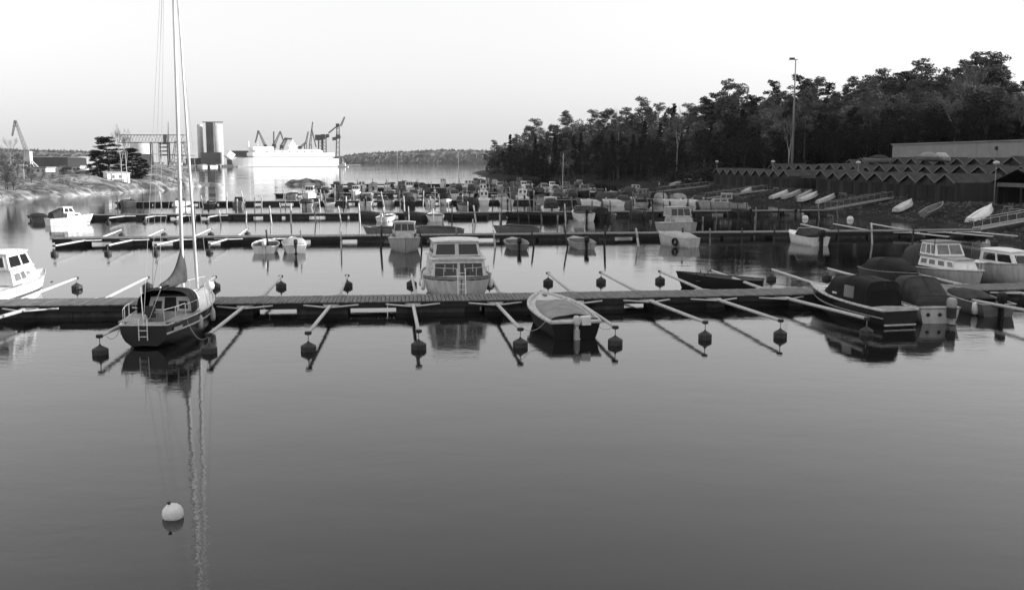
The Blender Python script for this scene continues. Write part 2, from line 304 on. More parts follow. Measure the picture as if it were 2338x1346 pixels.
for k, (u0, u1) in enumerate(ROWS):
    rnd = random.Random(40 + k)
    t = thing('floating_pontoon', ['nearest plank-decked floating pontoon stretching right across the marina', 'second floating pontoon, with open gaps between its floats', 'third floating pontoon, long and low with its left end free',
               'fourth floating pontoon back from the front', 'fifth floating pontoon back from the front', 'sixth floating pontoon back from the front', 'farthest floating pontoon, beside the low islet'][k], 'pontoon',
              rowpoint(k, (u0 + u1) / 2, .5, 0), group='floating pontoons of the marina')
    t0 = t.location.copy(); t.rotation_euler = (0, 0, 0)
    w = WID[k]; step = .2 if k == 0 else (.4 if k < 3 else .8)
    if k == 0:
        me = MB().box((0, 0, 0), (.172, w + .08, .05)).mesh('deck_plank'); me.materials.append(M['plank'])
        far_b = MB(); n_pl = int((u1 - u0) / .2)
        for i in range(n_pl):
            u = u0 + .2 * i; p = rowpoint(0, u, .5, DECK - .025 + rnd.uniform(-.008, .008)) - t0; a = rowdir(0, u) + rnd.uniform(-.006, .006)
            if -22.5 < u < 36.5 and i % 1 == 0 and 0 <= (u + 22.5): 
                o = link('deck_plank', me, t, p, a); o.scale.y = 1 + rnd.uniform(-.015, .015)
            else: far_b.box(p, (.172, w + .05, .05), a)
        tag(far_b.build('deck', 'plank', t), kind='stuff')
    else:
        d = MB()
        for i in range(int((u1 - u0) / step)):
            u = u0 + step * i; p = rowpoint(k, u, .5, DECK - .03 + rnd.uniform(-.008, .008)) - t0
            d.box(p, (step * .9, w + .06, .06), ANG)
        tag(d.build('deck', 'plank', t), kind='stuff')
    seg = 6.0; u = u0
    while u < u1 - .1:                          # edge beams in lengths, both sides
        e = min(u + seg, u1)
        for sd in (.03, .97):
            p, q = rowpoint(k, u + .015, sd, 0), rowpoint(k, e - .015, sd, 0)
            MB().box(((p + q) / 2 - t0) + Vector((0, 0, DECK - .05 - .145)), ((q - p).length, .1, .29), math.atan2((q - p).y, (q - p).x)).build('edge_beam', 'beam', t)
        u = e
    u = u0 + .2; gi = 0
    while u < u1 - .5:                          # floats
        if k == 0:
            g = next(((a, b_) for a, b_ in GAPS0 if a - .01 <= u < b_), None)
            if g: u = g[1]; continue
            nxt = min([a for a, _ in GAPS0 if a > u] + [u1]); L = min(rnd.uniform(2.4, 3.6), nxt - u)
            if nxt - u - L < .6: L = nxt - u
        else:
            L = rnd.uniform(2.2, 3.4)
        p = rowpoint(k, u + L / 2, .5, .11) - t0
        mm = 'float_black' if rnd.random() < (.3 if k == 0 else .25) else 'float_grey'
        if L > .15: MB().box(p, (L - .03, w - .3, .42), ANG if k else rowdir(0, u + L / 2)).build('float', mm, t)
        u += L + (0 if k == 0 else rnd.choice((.25, .6, 1.4, 2.2)))

# ------------------------------------------------------------------ mooring booms with floats
def boom_proto(L, z1):
    t = thing('mooring_boom', 'x', 'mooring boom')
    MB().tube((0, .75, .5), (0, L, z1), .085, .075, 10).build('tube', 'galv', t, True)
    MB().add([(-.42, -.05, .51), (.42, -.05, .51), (.16, 1.15, .53), (-.16, 1.15, .53), (-.42, -.05, .45), (.42, -.05, .45), (.16, 1.15, .47), (-.16, 1.15, .47)],
             [(0, 1, 2, 3), (7, 6, 5, 4), (4, 5, 1, 0), (5, 6, 2, 1), (6, 7, 3, 2), (7, 4, 0, 3)]).build('hinge_plate', 'galv_dark', t)
    for s in (-1, 1):
        MB().tube((s * .1, 1.05, .5), (s * 1.32, .03, .47), .045, .045, 6).build('brace', 'galv', t)
    MB().lathe([(.10, -.07), (.14, -.05), (.14, .05), (.10, .07)], 10, (0, L, z1)).build('end_collar', 'dark', t)
    f = MB().lathe([(.05, -.25), (.28, -.12), (.31, -.02), (.31, .2), (.27, .235), (.05, .36), (.04, .4)], 14, (0, L, 0)).build('drum_float', 'buoy', t)
    MB().tube((0, L, .38), (0, L, z1 - .05), .02, .02, 6).build('float_rod', 'galv_dark', f)
    return t
protoN, protoF = boom_proto(9.5, .72), boom_proto(8.6, .66)
used = {protoN: False, protoF: False}
def boom(proto, u, k, out, label, group, yaw=0, sc=1):
    if used[proto]: o = copy_tree(proto)
    else: o = proto; used[proto] = True
    p = rowpoint(k, u, 1 if out < 0 else 0, 0); d = rowdir(k, u)
    o.location = p; o.rotation_euler = (0, 0, d + (math.pi if out < 0 else 0) + yaw); o.scale = (sc, sc, 1)
    tag(o, label, 'mooring boom', group); return o
rnd = random.Random(5)
near_u = [-17.0, -10.9, -6.9, -2.75, 1.25, 5.35, 9.45, 13.1, 16.65, 20.3, 29.0, 33.4]
for i, u in enumerate(near_u):
    boom(protoN, u, 0, -1, f'galvanised mooring boom with drum float, {ORD[i]} from the left before the nearest pontoon', 'booms on the near side of the nearest pontoon', R((-1, 1, 1.5, -.8, .9, .5, -1, 1.2, -.6, .8, -1.5, 1)[i]), 1 if i < 7 else .92)
far_u = [-18.6, -14.4, -10.4, -6.4, -2.5, 1.5, 5.9, 9.8, 13.4, 17.1, 20.6, 24.3, 28.3, 32.5]
for i, u in enumerate(far_u):
    boom(protoF, u, 0, 1, f'galvanised mooring boom with drum float, {ORD[i]} from the left behind the nearest pontoon', 'booms on the far side of the nearest pontoon', R(rnd.uniform(-1.5, 1.5)))
for i, u in enumerate([-26.5, -22.4, -18.3, -14.2, -10.0]):
    boom(protoN, u, 1, -1, f'pale mooring boom, {ORD[i]} from the left before the second pontoon', 'booms on the near side of the second pontoon', R(rnd.uniform(-2, 2)), .95)
for i, u in enumerate([-26.0, -22.0, -17.8, -13.8, 44.5, 48.5, 52.5]):
    boom(protoF, u, 1, 1, f'pale mooring boom, {ORD[i]} from the left behind the second pontoon', 'booms on the far side of the second pontoon', R(rnd.uniform(-2, 2)))
for i, u in enumerate([51.0, 54.5, 57.5]):
    boom(protoF, u, 1, -1, f'mooring boom near the shore end of the second pontoon, {ORD[i]} from the left', 'booms by the shore end of the second pontoon', R(rnd.uniform(-3, 3)))
for i, u in enumerate([-33.0, -29.2, -25.5, -21.5]):
    boom(protoF, u, 2, -1, f'thin pale mooring boom, {ORD[i]} from the left before the third pontoon', 'booms on the near side of the third pontoon', R(rnd.uniform(-2, 2)), .9)

# ------------------------------------------------------------------ mooring posts
def posts(k, us, dist, label, group, hmin, hmax, pale=.4):
    rnd = random.Random(60 + k)
    for i, u in enumerate(us):
        h = rnd.uniform(hmin, hmax); r = rnd.uniform(.065, .1)
        mm = 'post_pale' if rnd.random() < pale * (1 if u < 25 else .2) else rnd.choice(('post', 'post_dark'))
        b = MB(); lx, ly = rnd.uniform(-.16, .05) * h, rnd.uniform(-.06, .06) * h
        b.tube((-lx * .4, -ly * .4, -.6), (lx * .5, ly * .5, h * .5), r * 1.1, r, 8, False); b.tube((lx * .5, ly * .5, h * .5), (lx, ly, h), r, r * .85, 8)
        o = b.build('mooring_post', mm, None, True, W(u, row_v(k, u) - dist + rnd.uniform(-.5, .5)))
        tag(o, label.format(ORD[i]), 'mooring post', group)
px2 = [617, 693, 780, 870, 962, 1040, 1130, 1217, 1295, 1376, 1457, 1556, 1620, 1690, 1766, 1912, 1995, 2080]
posts(1, [UV(P(x, 571 - (x - 600) * .01, 0))[0] for x in px2], 9.8, 'slim wooden mooring post, {} from the left before the second pontoon', 'mooring posts before the second pontoon', 1.5, 2.1)
posts(2, [-22.5 + 2.8 * i + (i * 37 % 7 - 3) * .1 for i in range(30)], 11.5, 'slim mooring post, {} from the left before the third pontoon', 'mooring posts before the third pontoon', 1.4, 2.4, .45)
posts(3, [-42 + 3.2 * i + (i * 53 % 7 - 3) * .16 for i in range(29)], 10, 'thin mooring post, {} from the left before the fourth pontoon', 'mooring posts before the fourth pontoon', 1.5, 2.8, .6)
posts(1, [2.5 + 3.1 * i + (i * 41 % 7 - 3) * .12 for i in range(14)], -8.5, 'slim dark mooring post, {} from the left behind the second pontoon', 'mooring posts behind the second pontoon', 1.4, 2.2, .3)
posts(2, [-18 + 3.0 * i + (i * 47 % 7 - 3) * .12 for i in range(25)], -9, 'thin mooring post, {} from the left behind the third pontoon', 'mooring posts behind the third pontoon', 1.4, 2.5, .4)
posts(4, [-20 + 3.3 * i + (i * 31 % 7 - 3) * .16 for i in range(22)], 10, 'thin distant mooring post, {} from the left before the fifth pontoon', 'mooring posts before the fifth pontoon', 1.6, 2.8, .6)
posts(5, [-14 + 3.6 * i + (i * 29 % 7 - 3) * .16 for i in range(17)], 10, 'thin distant mooring post, {} from the left before the sixth pontoon', 'mooring posts before the sixth pontoon', 1.6, 2.8, .6)
posts(6, [-12 + 4.2 * i for i in range(12)], 10, 'tiny far mooring post, {} from the left before the farthest pontoon', 'mooring posts before the farthest pontoon', 1.6, 2.6, .6)

# ------------------------------------------------------------------ boats
def hull(t, L, B, fs, fb, tw=.8, d=.35, full=2.2, rake=.35, m='white', rail='light', deck='white', inside=None, fore=.6, stripe=None, boot=None, far=False, floor=.12, rail_r=.035, lift=0):
    N = 8 if far else 16
    def hb(s): return B / 2 * (max(.012, 1 - ((s - .45) / .55) ** full) if s > .45 else tw + (1 - tw) * math.sin(s / .45 * math.pi / 2))
    def zs(s): return fs + (fb - fs) * s ** 1.8
    def pt(s, f, z):                           # a point of the skin: f = fraction of the half beam
        return Vector((hb(s) * f, -L / 2 + L * s + rake * s ** 3 * (z / zs(s)) - .06 * (1 - s) ** 4 * z, z))
    sec = []
    for i in range(N + 1):
        s = i / N; z = zs(s); k = 1 - s ** 6 - lift * max(0, 1 - s / .3) ** 1.5
        half = [(0, -d * k), (.55, -d * .75 * k), (.8, -.06 + .1 * s + lift * .28 * max(0, 1 - s / .3) ** 1.5), (.9, .35 * z + lift * .1 * max(0, 1 - s / .3) ** 1.5), (.965, .7 * z), (1, z)]
        sec.append([pt(s, f, q) for f, q in reversed(half)] + [pt(s, -f, q) for f, q in half[1:]])
    b = MB().loft(sec); b.add(sec[0], [tuple(range(len(sec[0])))])
    h = smooth_some(b.build('hull', m, t))
    r = MB(); L1 = [pt(i / N, 1.01, zs(i / N) + .01) for i in range(N + 1)]; L2 = [Vector((-q.x, q.y, q.z)) for q in L1]
    r.path(L1, rail_r, 5); r.path(L2, rail_r, 5); r.tube(L1[0], L2[0], rail_r, rail_r, 5); r.build('rub_rail', rail, t, True)
    if stripe:
        for sg in (1, -1):
            st = [[Vector((q.x * sg, q.y, q.z)) for q in (pt(i / N, f0 + .012, zs(i / N) * g0), pt(i / N, f1 + .012, zs(i / N) * g1))] for i in range(N + 1) for f0, g0, f1, g1 in (stripe[1],)]
            MB().loft(st).build('hull_stripe', stripe[0], t)
    dk = MB()
    def lid(s0, s1, n, dz=-.03):
        ss = [s0 + (s1 - s0) * i / n for i in range(n + 1)]
        dk.loft([[Vector((pt(s, .985 * f, zs(s)).x, pt(s, 1, zs(s)).y, zs(s) + dz + .05 * B / 2 * (1 - f * f))) for f in (1, .5, 0, -.5, -1)] for s in ss])
    if inside is None: lid(0, 1, N)
    else:
        lid(fore, 1, 6)
        ss = [fore * i / 8 for i in range(9)]; ss[0] = .015
        ins = []
        for s in ss:
            z = zs(s); w = .1 / max(.3, hb(s))
            ins.append([pt(s, 1, z), pt(s, 1 - w, z), pt(s, .8 - w, floor), pt(s, -.8 + w, floor), pt(s, -1 + w, z), pt(s, -1, z)])
        MB().loft(ins).add(ins[0], [(0, 1, 2, 3, 4, 5)]).add(ins[-1], [(0, 1, 2, 3, 4, 5)]).build('interior', inside, t)
    dk.build('deck', deck, t, True)
    return hb, zs, pt
def panel(parent, q, r, m='glass', name='window', off=.014, frame=None):
    a, b_, c, d = [Vector(x) for x in q]; u0, u1, v0, v1 = r
    nn = (b_ - a).cross(d - a).normalized()
    def at(u, v): return (a * (1 - u) + b_ * u) * (1 - v) + (d * (1 - u) + c * u) * v
    o = None
    def slab(u0, u1, v0, v1, h0, h1):
        f = [at(u0, v0), at(u1, v0), at(u1, v1), at(u0, v1)]
        return MB().add([p + nn * h0 for p in f] + [p + nn * h1 for p in f], [(4, 5, 6, 7), (0, 1, 5, 4), (1, 2, 6, 5), (2, 3, 7, 6), (3, 0, 4, 7)])
    w = slab(u0, u1, v0, v1, -.02, off).build(name, m, parent)
    if frame:
        lu, lv = .05 / max(.1, (b_ - a).length), .05 / max(.1, (d - a).length)
        f = MB()
        for s in ((u0 - lu, u1 + lu, v0 - lv, v0), (u0 - lu, u1 + lu, v1, v1 + lv), (u0 - lu, u0, v0, v1), (u1, u1 + lu, v0, v1)):
            k = slab(*s, -.02, off + .012); f.add(k.v, k.f)
        f.build('window_frame', frame, w)
    return w
def cabin(t, y0, y1, z0, z1, w0, w1, rr=.1, rf=.4, ins=.1, m='white', wins=(), roof=None, name='cabin', over=.08, frame=None, glass='glass'):
    k = 1 - ins
    B_ = [Vector((-w0, y0, z0)), Vector((w0, y0, z0)), Vector((w1, y1, z0)), Vector((-w1, y1, z0))]
    T_ = [Vector((-w0 * k, y0 + rr, z1)), Vector((w0 * k, y0 + rr, z1)), Vector((w1 * k, y1 - rf, z1)), Vector((-w1 * k, y1 - rf, z1))]
    o = MB().add(B_ + T_, [(0, 1, 5, 4), (1, 2, 6, 5), (2, 3, 7, 6), (3, 0, 4, 7), (4, 5, 6, 7)]).build(name, m, t)
    faces = {'b': (B_[0], B_[1], T_[1], T_[0]), 'r': (B_[1], B_[2], T_[2], T_[1]), 'f': (B_[2], B_[3], T_[3], T_[2]), 'l': (B_[3], B_[0], T_[0], T_[3])}
    for w in wins: panel(o, faces[w[0]], w[1:5], w[5] if len(w) > 5 else glass, frame=frame)
    if roof:
        c = (y0 + rr + y1 - rf) / 2; ly = (y1 - rf - y0 - rr) / 2 + over; a, b_ = w0 * k + over, w1 * k + over
        r = MB(); secs = []
        for yy, w in ((c - ly, a * .96), (c - ly + .06, a), (c + ly - .06, b_), (c + ly, b_ * .95)):
            secs.append([Vector((x * w, yy, z1 + .012 + h)) for x, h in ((-1, 0), (-1, .05), (-.6, .09), (0, .11), (.6, .09), (1, .05), (1, 0))])
        r.loft(secs, True, True).build('roof', roof, t, False)
    return o
def canopy(t, sts, m='canvas_black', name='canopy', ends=(True, True), n=11, px=.6, pz=.75):
    secs = []
    for y, hw, zb, zt in sts:
        pts = []
        for i in range(n):
            a = math.pi * i / (n - 1); c, s = math.cos(a), math.sin(a)
            pts.append(Vector((hw * math.copysign(abs(c) ** px, c), y, zb + (zt - zb) * s ** pz)))
        secs.append(pts)
    b = MB().loft(secs); nn = len(secs[0])
    for e, sc in zip(ends, (secs[0], secs[-1])):
        if e: b.add(sc, [tuple(range(nn))])
    o = smooth_some(b.build(name, m, t), 50)
    if n >= 13:
        for sc in secs[1:-1]: MB().path([q * 1.0 + Vector((q.x * .006, 0, .006)) for q in sc], .014, 4).build('seam', 'canvas_grey' if m == 'canvas_black' else 'dark', o)
        MB().path([sc[nn // 2] + Vector((0, 0, .008)) for sc in secs], .012, 4).build('seam', 'canvas_grey' if m == 'canvas_black' else 'dark', o)
    return o
def outboard(t, y, z, m='dark', s=1., x=0, tilt=0.):
    b = MB(); secs = []
    for zz, a, c in ((0, .12, .17), (.06, .16, .24), (.28, .17, .27), (.42, .15, .23), (.47, .08, .14)):
        secs.append([Vector((x + s * a * math.copysign(abs(math.cos(q)) ** .6, math.cos(q)), y - .22 * s + s * c * math.copysign(abs(math.sin(q)) ** .6, math.sin(q)) - tilt * zz * s, z + zz * s)) for q in [6.28318 * i / 12 for i in range(12)]])
    o = smooth_some(b.loft(secs, True, True).build('outboard_motor', m, t))
    MB().box((x, y - .2 * s, z - .42 * s), (.13 * s, .24 * s, .86 * s)).box((x, y - .26 * s, z - .66 * s), (.26 * s, .42 * s, .03 * s)).build('leg', m, o)
    MB().box((x, y - .03, z - .1 * s), (.24 * s, .14 * s, .3 * s)).build('clamp', 'mid', o)
    return o
def rails(t, pts, h, m='galv', r=.014, name='pulpit_rail'):
    b = MB(); top = [Vector(p) + Vector((0, 0, h)) for p in pts]; b.path(top, r, 5)
    for p, q in zip(pts, top): b.tube(p, q, r, r, 5)
    return b.build(name, m, t)
def place(stern, bow):                         # centre and heading from the photograph's stern and bow waterline
    a, b_ = P(*stern), P(*bow); d = b_ - a
    return (a + b_) / 2, math.atan2(-d.x, d.y), d.length

# sloop at the nearest pontoon
t = thing('sailing_boat', 'dark-hulled sloop with black sprayhood and tall pale mast beside the nearest pontoon', 'sailing boat', (-14.95, 43.9, 0), R(2))
L = 8.9
hb, zs, pt = hull(t, L, 2.85, .95, 1.25, tw=.66, d=.5, full=2.0, rake=.7, m='hull_blue', rail='offwhite', deck='white', inside='offwhite', fore=.40, stripe=('white', (.955, .60, .968, .68)), floor=.45, rail_r=.04, lift=1.25)
cabin(t, -.9, 2.5, 1.0, 1.62, .98, .42, .1, .9, .14, 'white', [('r', .08, .24, .3, .75), ('r', .3, .46, .3, .75), ('r', .52, .64, .32, .7), ('l', .08, .24, .3, .75), ('l', .3, .46, .3, .75), ('l', .52, .64, .32, .7), ('b', .1, .3, .15, .7, 'dark'), ('b', .36, .64, .0, .97, 'wood_dark'), ('b', .7, .9, .15, .7, 'dark')])
canopy(t, [(-1.75, 1.15, 1.0, 2.02), (-1.0, 1.12, 1.02, 2.05), (-.3, 1.05, 1.05, 1.95), (.15, .95, 1.1, 1.58)], 'canvas_black', 'sprayhood', (False, True), 15, .55, .6)
b = MB()
for s in (-1, 1):
    b.box((s * .95, -2.6, .99), (.5, 2.6, .06)).box((s * .68, -2.6, .72), (.06, 2.5, .5))
b.box((0, -4.15, .97), (1.5, .45, .06)); b.build('cockpit_bench', 'teak', t)
MB().box((0, -2.55, .8), (.05, .05, .75)).lathe([(.02, 0), (.2, .02), (.2, .05), (.02, .07)], 12, (.0, -2.5, 1.15)).build('steering_pedestal', 'mid', t)
MB().box((-.55, -1.95, 1.12), (.5, .06, .5)).build('cockpit_cloth', 'canvas_grey', t)
mast_y, mast_h = 1.05, 18.6
MB().tube((0, mast_y, 1.3), (.24, mast_y - .05, mast_h), .085, .075, 10).build('mast', 'white', t, True)
b = MB(); b.tube((-.9, mast_y - .15, 16.2), (.9, mast_y - .15, 16.2), .02); b.build('spreader', 'galv', t)
bm_y = mast_y - 3.3
MB().tube((0, mast_y - .1, 2.08), (0, bm_y, 2.2), .06, .055, 8).build('boom', 'galv', t, True)
secs = []                                      # cover over the stowed mainsail: deep at the mast, thin at the boom end
for f in [i / 10 for i in range(11)]:
    y = mast_y + .12 - f * 3.3; zt = 2.35 + 1.35 * (1 - f) ** 3.2 + .18 * (1 - f); zb = 1.98 + .1 * f + .05 * math.sin(f * 9); w = .1 + .14 * math.sin(min(1, f * 1.3 + .2) * math.pi) ** .7
    secs.append([Vector((w * .5, y, zb)), Vector((w, y, zb + .12)), Vector((w * .95, y, zb + .3 * (zt - zb))), Vector((w * .45, y, zb + .7 * (zt - zb))), Vector((0, y, zt)), Vector((-w * .45, y, zb + .7 * (zt - zb))), Vector((-w * .95, y, zb + .3 * (zt - zb))), Vector((-w, y, zb + .12)), Vector((-w * .5, y, zb))])
MB().loft(secs, True, True).build('sail_cover', 'canvas_grey', t, True)
MB().tube((-.1, 3.75, 1.4), (.24, mast_y + .12, mast_h - .3), .078, .045, 8).build('furled_jib', 'white', t, True)
b = MB()
for p, q in (((0, -4.45, 1.0), (0, mast_y - .1, mast_h - .05)), ((1.32, .7, 1.08), (.06, mast_y - .05, 17.8)), ((-1.32, .7, 1.08), (-.06, mast_y - .05, 17.8)), ((1.3, .3, 1.08), (.05, mast_y, 7.2)), ((-1.3, .3, 1.08), (-.05, mast_y, 7.2)), ((0, -2.1, 2.1), (0, -3.7, 1.1)), ((0, bm_y + .1, 2.3), (0, mast_y - .1, mast_h - .1))):
    b.tube(p, q, .009, .009, 4)
b.build('standing_rigging', 'galv_dark', t)
rails(t, [pt(s, .93, zs(s) + .02) for s in (.8, .88, .95)] + [pt(.995, 0, zs(.995))] + [pt(s, -.93, zs(s) + .02) for s in (.95, .88, .8)], .58)
rails(t, [pt(.2, .93, zs(.2) + .02), pt(.1, .93, zs(.1) + .02), pt(.01, .85, zs(0) + .02)], .6, name='stern_rail'); rails(t, [pt(.2, -.93, zs(.2) + .02), pt(.1, -.93, zs(.1) + .02), pt(.01, -.85, zs(0) + .02)], .6, name='stern_rail')
for s in (-1, 1): rails(t, [pt(q, s * .95, zs(q) + .02) for q in (.2, .34, .5, .65, .8)], .55, r=.008, name='lifeline')
b = MB()
for x in (-.17, .17): b.tube((x, -4.56, .35), (x, -4.53, 1.2), .022)
for z in (.5, .75, .98): b.tube((-.17, -4.56, z), (.17, -4.56, z), .018)
b.build('stern_ladder', 'white', t)
MB().tube((.02, -4.5, .9), (-.02, -4.55, 2.5), .018).build('flagstaff', 'offwhite', t)
for s in (-1, 1):
    q = [pt(.06 + .085 * g, s * .985, .68) + Vector((s * .012, 0, 0)) for g in (0, 1)]
    pl = MB().add([q[0] + Vector((0, 0, -.09)), q[1] + Vector((0, 0, -.09)), q[1] + Vector((s * .02, 0, .1)), q[0] + Vector((s * .02, 0, .1))], [(0, 1, 2, 3)]).build('name_board', 'offwhite', t)
b = MB().lathe([(.02, -.2), (.2, -.16), (.25, 0), (.2, .16), (.02, .2)], 10, (.95, 2.0, 1.75)); b.build('lifebuoy', 'white', t, True)

# cabin cruiser, bow to the nearest pontoon
t = thing('motor_cruiser', 'broad grey-white cabin cruiser with two tiers of windows, bow to the nearest pontoon', 'motor cruiser', W(3.85, 56.05), ANG + R(180))
hb, zs, pt = hull(t, 8.0, 3.75, 1.05, 1.42, .86, .4, 3.6, .5, 'offwhite', 'mid', 'offwhite', stripe=('dark', (.955, .78, .985, .93)), rail_r=.05)
cabin(t, -1.6, 2.75, 1.2, 2.16, 1.62, 1.5, .05, .35, .06, 'offwhite', [('f', .06, .475, .12, .82), ('f', .525, .94, .12, .82), ('r', .55, .72, .2, .8), ('r', .76, .93, .2, .8), ('l', .08, .25, .2, .8), ('l', .29, .46, .2, .8)], 'offwhite', frame='offwhite', over=.1)
cabin(t, -1.5, 1.35, 2.28, 3.02, 1.42, 1.32, .05, .3, .1, 'offwhite', [('f', .05, .46, .1, .86), ('f', .54, .95, .1, .86), ('r', .1, .5, .15, .85), ('r', .55, .92, .15, .85), ('l', .1, .5, .15, .85), ('l', .55, .92, .15, .85)], 'offwhite', 'wheelhouse', .12, frame='offwhite')
b = MB()
for x in (-.75, -.3, .3, .75): b.box((x, 2.62, 1.68), (.05, .03, .55))
b.build('window_blind', 'light', t)
for s in (-1, 1): rails(t, [pt(.62, s * .95, zs(.62)), pt(.78, s * .95, zs(.78)), pt(.9, s * .9, zs(.9)), pt(.965, s * .6, zs(.965))], .5, r=.016)
b = MB()
for x in (-.2, .2): b.tube((x, 4.55, 1.95), (x, 4.85, .62), .028)
for i in range(4): b.tube((-.2, 4.6 + .06 * i, 1.7 - .28 * i), (.2, 4.6 + .06 * i, 1.7 - .28 * i), .018)
b.build('bow_ladder', 'white', t)
MB().box((-.35, 3.3, 1.55), (.25, .35, .2)).build('anchor_winch', 'dark', t)

# open boat under a tarpaulin
c, h, Lp = place((1318, 783), (1250, 726))
t = thing('covered_boat', 'black-hulled boat under a sagging grey tarpaulin, stern drive facing the open water', 'motor boat', W(7.75, 44.6), ANG + R(2.5))
hb, zs, pt = hull(t, 7.2, 2.5, .72, 1.02, .84, .35, 2.3, .5, 'black', 'offwhite', 'offwhite', rail_r=.09)
secs = []; rn = random.Random(3)
for i in range(13):
    s = .10 + .62 * i / 12; y = pt(s, 1, zs(s)).y; w = hb(s) * (.80 - .12 * (i / 12) ** 3); z = zs(s) + .05
    hgt = .30 * math.sin(math.pi * min(1, .12 + i / 12 * .95)) ** .6
    secs.append([Vector((w * f, y, z + hgt * (1 - abs(f) ** 1.7) - (.06 * math.exp(-((f - .15) / .18) ** 2) * math.sin(i * .9) ** 2) + .03 * math.sin(i * 2.1 + f * 5) * (1 - f * f))) for f in (-1, -.97, -.8, -.6, -.4, -.2, 0, .2, .4, .6, .8, .97, 1)])
for sc in secs: sc[0].z -= .06; sc[-1].z -= .06
MB().loft(secs).build('tarpaulin', 'canvas_mid', t, True)
MB().path([secs[0][i] for i in range(13)], .03).build('tarpaulin_hem', 'dark', t)
o = outboard(t, -3.62, .62, 'offwhite', .85); MB().box((.42, -3.62, .78), (.4, .3, .36)).build('fuel_box', 'white', t)
MB().box((-.02, -3.85, .1), (.2, .3, .7)).build('drive_leg', 'light', t)
MB().box((.85, -3.3, .82), (.3, .25, .05)).build('stern_cleat', 'dark', t)
MB().box((0, 3.0, 1.02), (.16, .5, .06)).build('bow_cleat', 'mid', t)

# dark-hulled canopy boat
t = thing('canopy_boat', 'black-hulled motor boat with boxy black canopy and pale rubbing strakes', 'motor boat', Vector((16.75, 48.05, 0)), R(14))
hb, zs, pt = hull(t, 7.0, 2.2, .78, 1.15, .82, .3, 2.1, .6, 'navy', 'offwhite', 'offwhite', stripe=('light', (.93, .5, .945, .58)), rail_r=.07)
canopy(t, [(-2.35, .88, .8, 1.55), (-2.2, .95, .8, 1.95), (-.6, .98, .85, 2.05), (.8, .92, .95, 1.9), (1.5, .8, 1.05, 1.15)], 'canvas_black', 'canopy', (True, True), 13, .45, .5)
for s in (-1, 1): panel(t, [Vector((s * .985, -1.4, .95)), Vector((s * .985, -.4, .95)), Vector((s * .95, -.4, 1.7)), Vector((s * .95, -1.4, 1.7))][::1 if s > 0 else -1], (.1, .9, .1, .85), 'glass_pale', 'canopy_window', .02)
panel(t, [Vector((-.985, .55, 1.0)), Vector((-.985, .1, 1.0)), Vector((-.95, .1, 1.3)), Vector((-.95, .55, 1.3))], (.1, .9, .3, .6), 'offwhite', 'registration_plate', .02)
MB().box((0, -3.35, .84), (1.5, .5, .05)).build('stern_deck', 'light', t)
MB().box((0, -3.56, .12), (1.62, .05, .07)).build('swim_rail', 'offwhite', t)
MB().box((-.4, 1.9, 1.18), (.5, .4, .12)).build('hatch', 'white', t)

# grey canopy boat with outboard
t = thing('canopy_boat', 'white motor boat with sloping grey canopy and raised outboard, beside the black canopy boat', 'motor boat', Vector((19.75, 48.6, 0)), R(2))
hb, zs, pt = hull(t, 5.8, 2.15, .72, 1.0, .86, .3, 2.2, .4, 'offwhite', 'light', 'offwhite', rail_r=.05)
canopy(t, [(-2.35, .9, .74, .95), (-2.1, .92, .76, 1.2), (-.9, .95, .8, 1.95), (.3, .88, .9, 1.9), (1.1, .7, .98, 1.1)], 'canvas_grey', 'canopy', (True, True), 13, .45, .55)
outboard(t, -2.95, .75, 'light', 1.05, .42); MB().box((.42, -3.2, .55), (.3, .35, .5)).build('motor_bracket', 'canvas_grey', t)
for x in (-.55, .0): MB().lathe([(.09, 0), (.09, .03), (.0, .035)], 10, (0, 0, 0)).build('transom_port', 'dark', t, loc=(x, -2.93, .42)).rotation_euler = (R(90), 0, 0)
# low grey boat, dark outboard
t = thing('motor_boat', 'low grey motor boat with dark outboard at the right end of the nearest pontoon', 'motor boat', Vector((23.35, 50.3, 0)), R(5))
hull(t, 5.2, 2.0, .6, .9, .85, .3, 2.2, .4, 'mid', 'light', 'mid', 'dark', .55)
canopy(t, [(-.9, .85, .62, .7), (0, .86, .66, .98), (1.2, .6, .78, .95)], 'canvas_grey', 'cockpit_cover', (True, True))
outboard(t, -2.6, .72, 'black', 1.1); MB().lathe([(.02, -.32), (.14, -.26), (.17, 0), (.14, .26), (.02, .32)], 8, (-.9, -2.1, .35)).build('fender', 'white', t, True)
MB().box((0, -1.4, .42), (1.6, .3, .05)).build('thwart', 'wood', t)

# far side of the nearest pontoon
t = thing('rowing_boat', 'old black wooden rowing boat lying behind the nearest pontoon', 'rowing boat', Vector((12.35, 58.2, 0)), R(72))
hull(t, 4.7, 1.75, .62, .95, .7, .25, 2.0, .35, 'wood_dark', 'wood_dark', 'wood_dark', 'wood', .9)
for y in (-1.2, .2, 1.3): MB().box((0, y, .5), (1.4, .25, .04)).build('thwart', 'wood', t)
for s in (-1, 1):
    for y in (.9, 1.35): MB().tube((s * .8, y, .7), (s * .8, y, .98), .03).build('thole_pin', 'wood_dark', t)
t = thing('covered_boat', 'boat under a humped black cover beside the wheelhouse cruiser', 'motor boat', W(30.9, 57.6), ANG + R(176))
hull(t, 6.2, 2.2, .7, 1.0, .8, .3, 2.2, .4, 'dark', 'mid', 'dark')
canopy(t, [(-2.9, .8, .68, .8), (-1.8, 1.02, .7, 1.45), (0, 1.08, .75, 1.6), (1.5, .85, .85, 1.35), (2.7, .3, .98, 1.05)], 'canvas_black', 'boat_cover', (True, True), 13, .7, .8)
outboard(t, -3.1, .7, 'black', 1.0)
